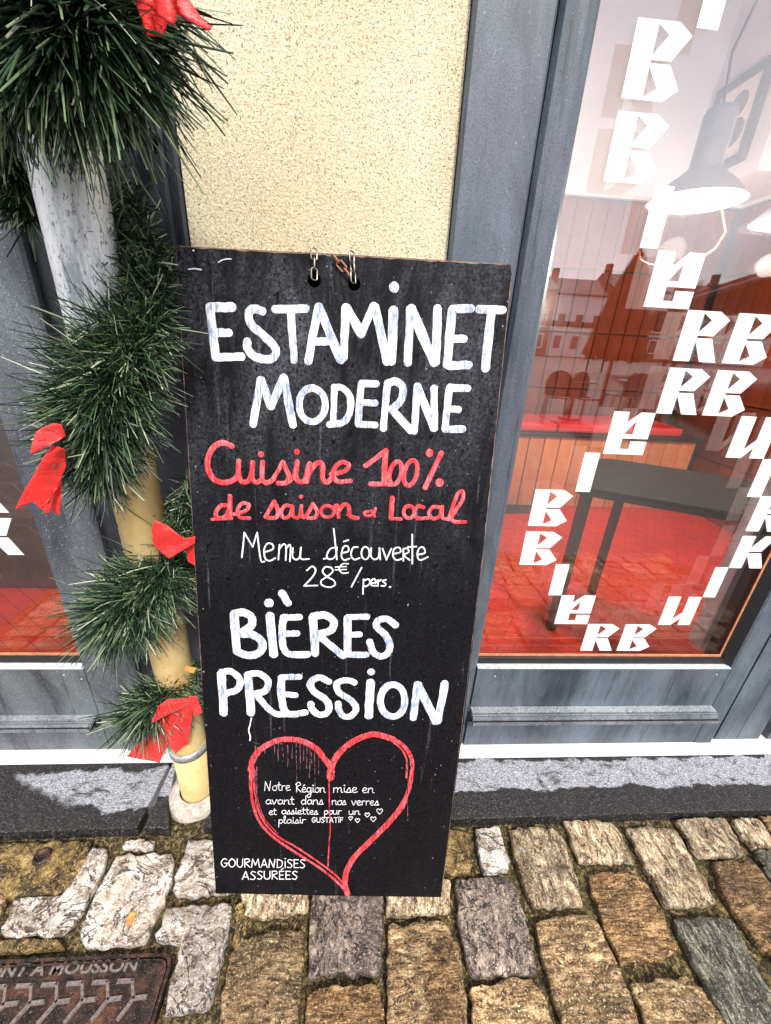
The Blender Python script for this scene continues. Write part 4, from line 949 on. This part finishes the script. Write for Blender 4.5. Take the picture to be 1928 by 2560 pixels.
# ------------------------------------------------------------------ garland
gl = thing('pine_garland', 'green artificial pine garland wound round the downpipe', 'garland', (PX, PY-.06, .3))
def needles(ctrl, count, seedv, droop=.35, wid=.0013):
    r_ = np.random.default_rng(seedv); C = [Vector(gy(x, y, Y)) for x, y, Y, *_ in ctrl]
    P = cat(C, 12) if False else None
    Q = [C[0]*2-C[1]]+C+[C[-1]*2-C[-2]]; path = []; rad = []; den = []
    for i in range(1, len(Q)-2):
        for k in range(12):
            t = k/12; a, b, c, d = Q[i-1], Q[i], Q[i+1], Q[i+2]
            path.append(.5*((2*b)+(c-a)*t+(2*a-5*b+4*c-d)*t*t+(3*b-a-3*c+d)*t**3))
            rad.append(ctrl[i-1][3]*(1-t)+ctrl[i][3]*t); den.append(ctrl[i-1][4]*(1-t)+ctrl[i][4]*t)
    path = np.array([tuple(p) for p in path]); rad = np.array(rad); den = np.array(den); m_ = len(path)
    tang = np.gradient(path, axis=0); tang /= np.linalg.norm(tang, axis=1)[:, None]
    idx = r_.choice(m_, count, p=den/den.sum()); base = path[idx]+tang[idx]*r_.normal(0, .006, (count, 1))
    # tufts: needles cluster around shared directions
    nt_ = max(8, count//22); td = r_.normal(0, 1, (nt_, 3)); tuft = r_.integers(0, nt_, count)
    tidx = r_.choice(m_, nt_, p=den/den.sum()); base = path[tidx[tuft]]*.75+base*.25+r_.normal(0, .007, (count, 3)); T = tang[tidx[tuft]]; Rr = rad[tidx[tuft]]
    d = td[tuft]; d -= T*np.sum(d*T, 1)[:, None]*.55; d /= np.linalg.norm(d, axis=1)[:, None]+1e-6
    d = d+r_.normal(0, .42, (count, 3)); d[:, 1] = np.where(d[:, 1] > .25, -d[:, 1]*.7, d[:, 1]); d[:, 2] -= droop
    d /= np.linalg.norm(d, axis=1)[:, None]
    L = Rr*r_.uniform(.5, 1.25, count)
    bend = r_.normal(0, .20, (count, 3)); bend[:, 2] -= .10
    ts = np.array([0, .4, .75, 1.0]); pts = base[:, None, :]+d[:, None, :]*(ts[None, :, None]*L[:, None, None])+bend[:, None, :]*((ts**2)[None, :, None]*L[:, None, None])
    view = base-np.array([0, 0, CAMH]); side = np.cross(d, view+r_.normal(0, .5, (count, 3))); side /= np.linalg.norm(side, axis=1)[:, None]
    ww = (wid*r_.uniform(.7, 1.25, count))[:, None, None]*np.array([.8, 1, .95, .55])[None, :, None]
    lft = pts-side[:, None, :]*ww/1.0; rt = pts+side[:, None, :]*ww/1.0
    nrm = np.cross(d, side)[:, None, :]*ww*.7
    V = np.stack([lft, pts+nrm, rt], 2).reshape(-1, 3)          # 4 rows x 3
    V[:, 1] = np.minimum(V[:, 1], .962)
    k = np.arange(count)[:, None]*12; rows = []
    for a in range(3):
        for b in range(2):
            rows.append(np.concatenate([k+a*3+b, k+a*3+b+1, k+(a+1)*3+b+1, k+(a+1)*3+b], 1))
    Fc = np.stack(rows, 1).reshape(-1, 4)
    me = bpy.data.meshes.new('foliage'); me.vertices.add(len(V)); me.vertices.foreach_set('co', V.ravel())
    me.loops.add(Fc.size); me.loops.foreach_set('vertex_index', Fc.ravel().astype(np.int32)); me.polygons.add(len(Fc))
    me.polygons.foreach_set('loop_start', np.arange(0, Fc.size, 4).astype(np.int32)); me.update(calc_edges=True)
    tone = np.clip(r_.beta(1.2, 1.5, count), 0, 1); at = me.attributes.new('tone', 'FLOAT', 'POINT'); at.data.foreach_set('value', np.repeat(tone, 12).astype(np.float32))
    me.polygons.foreach_set('use_smooth', [True]*len(Fc)); me.materials.append(M_needle)
    o = bpy.data.objects.new('foliage', me); COL.objects.link(o); o.parent = gl; local(o); o['kind'] = 'stuff'
    local(MB().tube([tuple(p) for p in path[::4]], .005, 6).build('wire', M_wire, gl, True))
needles([(-120,30,.72,.105,1),(60,0,.70,.115,1.2),(180,20,.70,.115,1.4),(270,0,.73,.11,1.2),(370,-80,.79,.09,.8)], 5800, 1, .8, .0016)
needles([(-60,260,.85,.07,1),(20,340,.86,.065,1.1),(55,450,.87,.062,1.0),(85,540,.88,.05,.6)], 2100, 2, .6, .0016)
needles([(280,390,.91,.045,.3),(315,480,.90,.05,.5),(375,600,.88,.046,.9),(400,710,.86,.050,1.2),(375,820,.81,.060,1.6),(300,915,.77,.080,2.2),(250,1005,.765,.090,2.3),(245,1110,.775,.086,2.2),(265,1225,.80,.070,1.6)], 10500, 3, .22, .0012)
needles([(470,1170,.91,.05,.7),(465,1300,.88,.055,.9),(440,1400,.83,.07,1.2),(380,1470,.785,.085,1.9),(310,1520,.765,.095,2.0),(265,1545,.77,.085,1.3)], 7200, 4, .2, .0011)
needles([(490,1650,.87,.05,.7),(450,1700,.83,.055,1.2),(395,1750,.785,.075,1.7),(335,1800,.77,.08,1.5)], 3800, 5, .2, .0011)

# ------------------------------------------------------------------ ribbon bows
def sheet(px, Y, knot, amp, kf, mb, sub=4, tilt=0.0, ph=0.0):
    kx = gy(knot[0], knot[1], Y)
    bm = bmesh.new(); vs = [bm.verts.new(gy(x, y, Y)) for x, y in px]; bm.faces.new(vs)
    bmesh.ops.triangulate(bm, faces=bm.faces[:])
    for _ in range(sub): bmesh.ops.subdivide_edges(bm, edges=[e for e in bm.edges if e.calc_length() > .006], cuts=1, use_grid_fill=True)
    bmesh.ops.triangulate(bm, faces=bm.faces[:])
    bm.verts.ensure_lookup_table()
    for v in bm.verts:
        dx, dz = v.co.x-kx.x, v.co.z-kx.z; r = math.hypot(dx, dz); a = math.atan2(dz, dx)
        s = amp*min(1, r/.04)*math.sin(a*kf+ph)+.004*noise.noise(Vector((v.co.x*40, v.co.z*40, ph)))+tilt*r
        dr = (v.co-CO); v.co = CO+dr*((v.co.y-s)/v.co.y)
    mb.add([v.co.copy() for v in bm.verts], [[v.index for v in f.verts] for f in bm.faces]); bm.free()
def bow(label, Y, knot, parts):
    t = thing('ribbon_bow', label, 'bow', tuple(gy(knot[0], knot[1], Y)), 'red bows tied to the garland')
    for nm, px, amp, kf, tl, ph, dy in parts:
        mb = MB(); sheet(px, Y+dy, knot, amp, kf, mb, tilt=tl, ph=ph); o = local(mb.build(nm, M_ribbon, t, True))
        s = o.modifiers.new('solid', 'SOLIDIFY'); s.thickness = .0008
def Z(o, s, P): return [(o[0]+u/s, o[1]+v/s) for u, v in P]
o1 = ((0, 0), 2.379); o2 = ((0, 900), 4.165); o3 = ((0, 800), 2.765); o4 = ((0, 1600), 3.332)
bow('red bow cut by the top edge of the photo, above the cream wall', .61, (410, -40), [
 ('tail', Z(*o1, [(780,-120),(950,-120),(1010,60),(975,215),(875,215),(800,0)]), .004, 8, 0, .5, .03),
 ('tail', Z(*o1, [(840,-120),(1060,-120),(1055,0),(1048,120),(1035,155),(960,110),(850,0)]), .005, 7, 0, 0, .0),
 ('tail', Z(*o1, [(1050,-120),(1090,-120),(1125,0),(1200,110),(1240,150),(1262,160),(1255,178),(1235,182),(1140,135),(1050,85)]), .004, 6, 0, 1, .012)])
bow('red bow with long forked tail at the left end of the thickest garland clump', .655, (170, 1095), [
 ('loop', Z(*o2, [(560,655),(640,670),(690,790),(600,850),(315,985),(350,830),(380,750),(430,710)]), .010, 4, .06, 0, 0),
 ('tail', Z(*o2, [(540,880),(680,930),(690,1100),(600,1330),(555,1390),(520,1570),(490,1615),(440,1560),(350,1480),(240,1515),(155,1565),(240,1380),(350,1200),(460,1000)]), .009, 5, .05, 1.4, .004),
 ('tail', Z(*o2, [(570,1360),(650,1250),(640,1420),(620,1620),(570,1590),(520,1565)]), .003, 6, .0, .3, .02)])
bow('small red bow half hidden by the left edge of the board', .755, (478, 1350), [
 ('loop', Z(*o3, [(1070,1385),(1160,1420),(1270,1510),(1350,1495),(1350,1545),(1270,1590),(1170,1650),(1065,1560),(1048,1450)]), .004, 5, .08, 0, 0),
 ('tail', Z(*o3, [(1285,1560),(1350,1550),(1350,1700),(1300,1670)]), .003, 5, 0, 1, .01)])
bow('lowest red bow, its two tails hanging over the grey band of the downpipe', .735, (478, 1755), [
 ('loop', Z(*o4, [(1390,495),(1590,480),(1605,540),(1430,610),(1340,650),(1285,690),(1265,680),(1320,550)]), .008, 9, .05, 0, 0),
 ('tail', Z(*o4, [(1575,500),(1540,620),(1480,720),(1400,850),(1375,900),(1330,1020),(1250,915),(1055,970),(1220,790),(1300,690),(1430,600)]), .005, 11, .05, 1, .012),
 ('tail', Z(*o4, [(1560,520),(1600,530),(1600,640),(1570,870),(1520,890),(1465,945),(1395,855),(1440,770),(1520,640)]), .004, 12, .02, 0, .006),
 ('knot', Z(*o4, [(1570,470),(1640,470),(1690,600),(1620,640),(1600,560)]), .003, 7, .0, 2, .0)])
# bits of dry leaf
lf = MB(); lf.add([gy(x, y, .74-k*.004) for k, (x, y) in enumerate(((465,1664),(490,1670),(484,1684),(462,1676)))], [(0, 1, 2, 3)])
o = lf.build('dry_leaf', M_leaf); tag(o, 'small orange leaf caught in the garland near the board edge', 'leaf'); s = o.modifiers.new('s', 'SOLIDIFY'); s.thickness = .001
lf = MB(); P = [gz(x, y, .018) for x, y in ((327,2282),(341,2284),(334,2302),(322,2320),(315,2317),(318,2298))]; P[3].z += .005; P[0].z += .004
lf.add(P, [tuple(range(6))]); o = lf.build('dry_leaf', M_leaf); tag(o, 'small yellow-orange leaf lying on the pale cobblestone above the manhole cover', 'leaf'); s = o.modifiers.new('s', 'SOLIDIFY'); s.thickness = .001

# ------------------------------------------------------------------ manhole cover
mh = thing('manhole_cover', 'rusty rectangular cast iron manhole cover with raised lettering at lower left', 'manhole cover', (-.7, .3, 0))
mc = gz(438, 2381, .006); MX1, MY1 = mc.x, mc.y; MX0, MY0 = MX1-.62, MY1-.46
def rrect(x0, x1, y0, y1, r, seg=6):
    return rounded([Vector((x0, y0)), Vector((x1, y0)), Vector((x1, y1)), Vector((x0, y1))], r, seg)
def rimring(a, b, z0, z1):
    n = len(a); mb = MB(); mb.add([(p.x, p.y, z0) for p in a]+[(p.x, p.y, z1) for p in a]+[(p.x, p.y, z1) for p in b]+[(p.x, p.y, z0) for p in b],
      [(i+k*n, (i+1) % n+k*n, (i+1) % n+(k+1)*n, i+(k+1)*n) for i in range(n) for k in range(3)]); return mb
local(rimring(rrect(MX0, MX1, MY0, MY1, .03), rrect(MX0+.006, MX1-.006, MY0+.006, MY1-.006, .026), -.03, .007).build('frame', M_iron, mh))
local(rimring(rrect(MX0+.009, MX1-.009, MY0+.009, MY1-.009, .024), rrect(MX0+.0125, MX1-.0125, MY0+.0125, MY1-.0125, .022), -.03, .006).build('inner_rim', M_iron, mh))
pr = rrect(MX0+.0127, MX1-.0127, MY0+.0127, MY1-.0127, .022); n = len(pr)
plt = local(MB().add([(p.x, p.y, .000) for p in pr], [tuple(range(n))]).build('plate', M_iron, mh))
mk = MB().box(MX0, MX1, MY0, MY1, -.04, -.009); local(mk.build('seat', M_iron, mh))
# raised words
fc = bpy.data.curves.new('t', 'FONT'); fc.body = 'PONT A MOUSSON'; fc.size = .05; fc.extrude = .0016; fc.space_character = 1.0; fc.offset = .0012
ob = bpy.data.objects.new('t', fc); COL.objects.link(ob); dg = bpy.context.evaluated_depsgraph_get(); me = bpy.data.meshes.new_from_object(ob.evaluated_get(dg)); bpy.data.objects.remove(ob)
xs = [v.co.x for v in me.vertices]; ys = [v.co.y for v in me.vertices]
e0, e1 = gz(-60, 2440, .002), gz(338, 2428, .002); t0 = gz(330, 2397, .002)
wT = e1.x-e0.x; hT = t0.y-e1.y
me.transform(Matrix.Diagonal((wT/(max(xs)-min(xs)), hT/(max(ys)-min(ys)), 1, 1)) @ Matrix.Translation((-min(xs), -min(ys), 0)))
me.materials.clear(); me.materials.append(M_ironhi); o = bpy.data.objects.new('raised_lettering', me); COL.objects.link(o); o.parent = mh; local(o); o.location = (e0.x, e1.y, .0017)
rs = MB()
def rib(pts, w=.0085, h=.0055):
    for a, b in zip(pts[:-1], pts[1:]):
        a = Vector(a); b = Vector(b); d = (b-a).normalized(); s = Vector((-d.y, d.x))*w/2; a2 = a-d*w*.4; b2 = b+d*w*.4; i = s*.55
        rs.add([(*(a2-s), .0002), (*(b2-s), .0002), (*(b2+s), .0002), (*(a2+s), .0002), (*(a2-i+d*.002), h), (*(b2-i-d*.002), h), (*(b2+i-d*.002), h), (*(a2+i+d*.002), h)], [(4,5,6,7),(0,1,5,4),(1,2,6,5),(2,3,7,6),(3,0,4,7)])
m0 = [gz(*p, .003) for p in ((107,2461),(143,2459),(141,2504),(172,2500),(96,2556))]
v2 = [Vector((p.x, p.y)) for p in m0]; stepx = .0535
for r in range(4):
    for k in range(-9, 5):
        o_ = Vector((k*stepx+(r % 2)*.012, -r*.088)); 
        pp = [p+o_ for p in v2]
        if max(p.x for p in pp) > MX1-.03 or min(p.x for p in pp) < MX0+.03 or min(p.y for p in pp) < MY0+.03: continue
        rs = MB(); rib([pp[0], pp[1], pp[2], pp[3]]); rib([pp[2], pp[4]]); oo = rs.build('rib', M_ironhi if r == 0 else M_ironhi, mh); local(oo)

# ------------------------------------------------------------------ across the square (seen in the glass)
def mirr(x, y, z=0.0):
    p = gz(x, y, z); return Vector((p.x, 2*YG-p.y, z))
M_wick = plain('black_white_wicker', (.10, .10, .10), .5, 0, .9, 90); M_aw = plain('dark_red_canvas', (.16, .03, .015), .8)
def chair():
    t = thing('terrace_chair', '', 'chair', (0, 0, 0), 'bistro chairs on the terrace across the pavement')
    MB().box(-.21, .21, -.2, .2, .44, .47).build('seat', M_wick, t, bevel=.02)
    pts = [Vector((-.21, .2, .46))]+[Vector((.23*math.cos(a), .22, .68+.24*math.sin(a))) for a in [math.pi*(1-k/10) for k in range(11)]]+[Vector((.21, .2, .46))]
    MB().tube(pts, .014, 6).build('back_frame', M_blackmetal, t, True)
    inner = MB(); inner.add([tuple(p) for p in pts]+[(p.x, p.y+.008, p.z) for p in pts], [tuple(range(len(pts))), tuple(range(len(pts), 2*len(pts)))[::-1]]); inner.build('backrest', M_wick, t)
    for sx in (-1, 1):
        for sy in (-1, 1): MB().tube([(sx*.19, sy*.17, .45), (sx*.22, sy*.21, 0)], .014, 6).build('leg', M_blackmetal, t, True)
    return t
def dup(root, loc, rz, label):
    r = root.copy(); COL.objects.link(r); r.location = loc; r.rotation_euler = (0, 0, rz); r['label'] = label
    for c in root.children:
        d = c.copy(); COL.objects.link(d); d.parent = r
    return r
spots = [((1385,1052), 0.3, 'leftmost bistro chair mirrored in the right window'), ((1452,1056), -.3, 'second bistro chair from the left mirrored in the right window'),
 ((1535,1040), 2.6, 'bistro chair mirrored just right of the closed parasol'), ((1600,1030), 3.3, 'bistro chair mirrored left of the bare tree'), ((1590,1052), .1, 'nearest bistro chair mirrored under the bare tree'), ((1650,1056), -.2, 'rightmost bistro chair mirrored in the right window')]
c0 = chair(); 
for i, (p, rz, lb) in enumerate(spots):
    l = mirr(*p)
    if i == 0: c0.location = l; c0.rotation_euler = (0, 0, rz+math.pi); c0['label'] = lb
    else: dup(c0, l, rz+math.pi, lb)
def rtable(p, lb):
    l = mirr(*p); t = thing('terrace_table', lb, 'table', l, 'round terrace tables')
    local(MB().lathe([(.001, .72), (.36, .72), (.36, .745), (.001, .745)], 28, l).build('tabletop', M_lampgrey, t)); local(MB().tube([l, l+Vector((0, 0, .72))], .03, 8).build('leg', M_blackmetal, t)); local(MB().lathe([(.001, .02), (.22, .01), (.22, 0)], 20, l).build('base', M_blackmetal, t))
rtable((1425, 1045), 'round terrace table mirrored between the two left chairs'); rtable((1570, 1040), 'round terrace table mirrored behind the bare tree')
# closed parasol
l = mirr(1492, 1062); ps = thing('closed_parasol', 'closed dark red parasol on a black pole across the terrace', 'parasol', l)
local(MB().tube([l, l+Vector((0, 0, 2.9))], .035, 10).build('pole', M_blackmetal, ps, True))
mb = MB(); seg = 24; vs = []
for z, r in ((2.85, .05), (2.3, .22), (1.7, .34), (1.25, .42)):
    for k in range(seg):
        rr = r*(1+.28*math.cos(k*math.pi)); zz = z-(.12 if (k % 3 == 0 and z < 1.3) else 0); vs.append((l.x+rr*math.cos(2*math.pi*k/seg), l.y+rr*math.sin(2*math.pi*k/seg), zz))
mb.add(vs, [(i*seg+k, i*seg+(k+1) % seg, (i+1)*seg+(k+1) % seg, (i+1)*seg+k) for i in range(3) for k in range(seg)]); local(mb.build('canopy', M_aw, ps))
# big terrace canopy
can = thing('terrace_awning', 'large dark red terrace canopy on black beams standing in the square', 'awning', (12, -10, 0))
cp = [(6.0, -3.6), (8.0, -8.6), (15, -24), (34, -24), (34, -3.6)]
local(MB().box(5.5, 14.9, -24.1, -23.9, 2.45, 2.75).build('cross_beam', M_blackmetal, can)); local(MB().box(5.5, 5.7, -24.1, -23.9, 0, 2.445).build('end_post', M_blackmetal, can))
n = len(cp); local(MB().add([(x, y, 2.62) for x, y in cp]+[(x, y, 2.72) for x, y in cp], [tuple(range(n)), tuple(range(n, 2*n))[::-1]]+[(i, (i+1) % n, (i+1) % n+n, i+n) for i in range(n)]).build('canvas', M_aw, can))
for (x, y), (x2, y2) in zip(cp, cp[1:]+cp[:1]): local(MB().tube([(x, y, 2.58), (x2, y2, 2.58)], .06, 6).build('beam', M_blackmetal, can))
for x, y in cp[:3]+[(16, -12), (14, -24)]: local(MB().tube([(x, y, 0), (x, y, 2.6)], .05, 8).build('post', M_blackmetal, can))
# bare tree
l = mirr(1632, 1010); tr_ = thing('bare_tree', 'small leafless tree in the square', 'tree', l)
M_bark = plain('dark_bark', (.05, .035, .025), .9)
local(MB().tube([l, l+Vector((.03, 0, .9)), l+Vector((-.03, 0, 1.7))], [.07, .055, .04], 8).build('trunk', M_bark, tr_, True))
cb = MB()
def branch(p, d, L, r, dep):
    q = p+d*L; cb.tube([p, p.lerp(q, .5)+Vector((random.uniform(-.03, .03), 0, .02)), q], [r, r*.8, r*.6], 5)
    if dep:
        for _ in range(3): branch(q, (d+Vector((random.gauss(0, .45), random.gauss(0, .45), random.gauss(.1, .25)))).normalized(), L*.72, r*.6, dep-1)
for _ in range(4): branch(l+Vector((-.03, 0, 1.6)), Vector((random.gauss(0, .4), random.gauss(0, .4), 1)).normalized(), .6, .028, 3)
local(cb.build('crown', M_bark, tr_))
# row of houses
M_brick = plain('house_brick', (.36, .11, .06), .9, 0, .3, 12); M_white = plain('white_house_wall', (.90, .88, .84), .8, 0, .1, 3); M_roof = plain('dark_slate_roof', (.05, .05, .06), .7); M_pane = plain('dark_window_pane', (.03, .035, .045), .2); M_shut = plain('pale_window_frame', (.8, .78, .74), .6)
HY = -62
def house(x0, x1, H, wall, lb, cols):
    t = thing('town_house', lb, 'house', ((x0+x1)/2, HY, 0), 'houses across the square')
    wl = local(MB().box(x0, x1, HY-8, HY, 0, H).build('wall', wall, t))
    local(MB().prof([(HY+.3, H), (HY+.3, H+.2), (HY-4, H+2.6), (HY-8, H+.2), (HY-8, H)], x0, x1).build('roof', M_roof, t))
    local(MB().box(x0+.5, x0+1.3, HY-4.5, HY-3.7, H+1.5, H+3.8).build('chimney', M_brick, t))
    for f in range(3):
        for k in range(cols):
            cx = x0+(x1-x0)*(k+.5)/cols; z0 = 1.0+f*2.9
            if z0+1.9 > H: continue
            fr = local(MB().box(cx-.75, cx+.75, HY+.002, HY+.10, z0, z0+2.0).build('window', M_shut, t))
            MB().box(cx-.5, cx+.5, HY+.102, HY+.13, z0+.15, z0+1.85).build('pane', M_pane, fr)
    local(MB().box(x0, x1, HY+.002, HY+.2, 3.3, 3.55).build('cornice', M_shut, t))
xx = 18.5; spec = [(9, 8.6, M_brick, 'brick house with pale window frames, left end of the row', 3), (8, 8.2, M_white, 'white rendered house between two brick houses', 3), (7, 9.2, M_brick, 'narrow tall brick house beside the white house', 2), (10, 8.4, M_brick, 'wide brick house right of the narrow one', 4), (10, 8.8, M_white, 'wide white house in the right half of the row', 4), (12, 8.3, M_brick, 'long low brick house toward the right', 4), (12, 9, M_white, 'last white house at the right end of the row', 4)]
for wd, H, wm, lb, nc in spec:
    house(xx, xx+wd, H, wm, lb, nc); xx += wd+.05
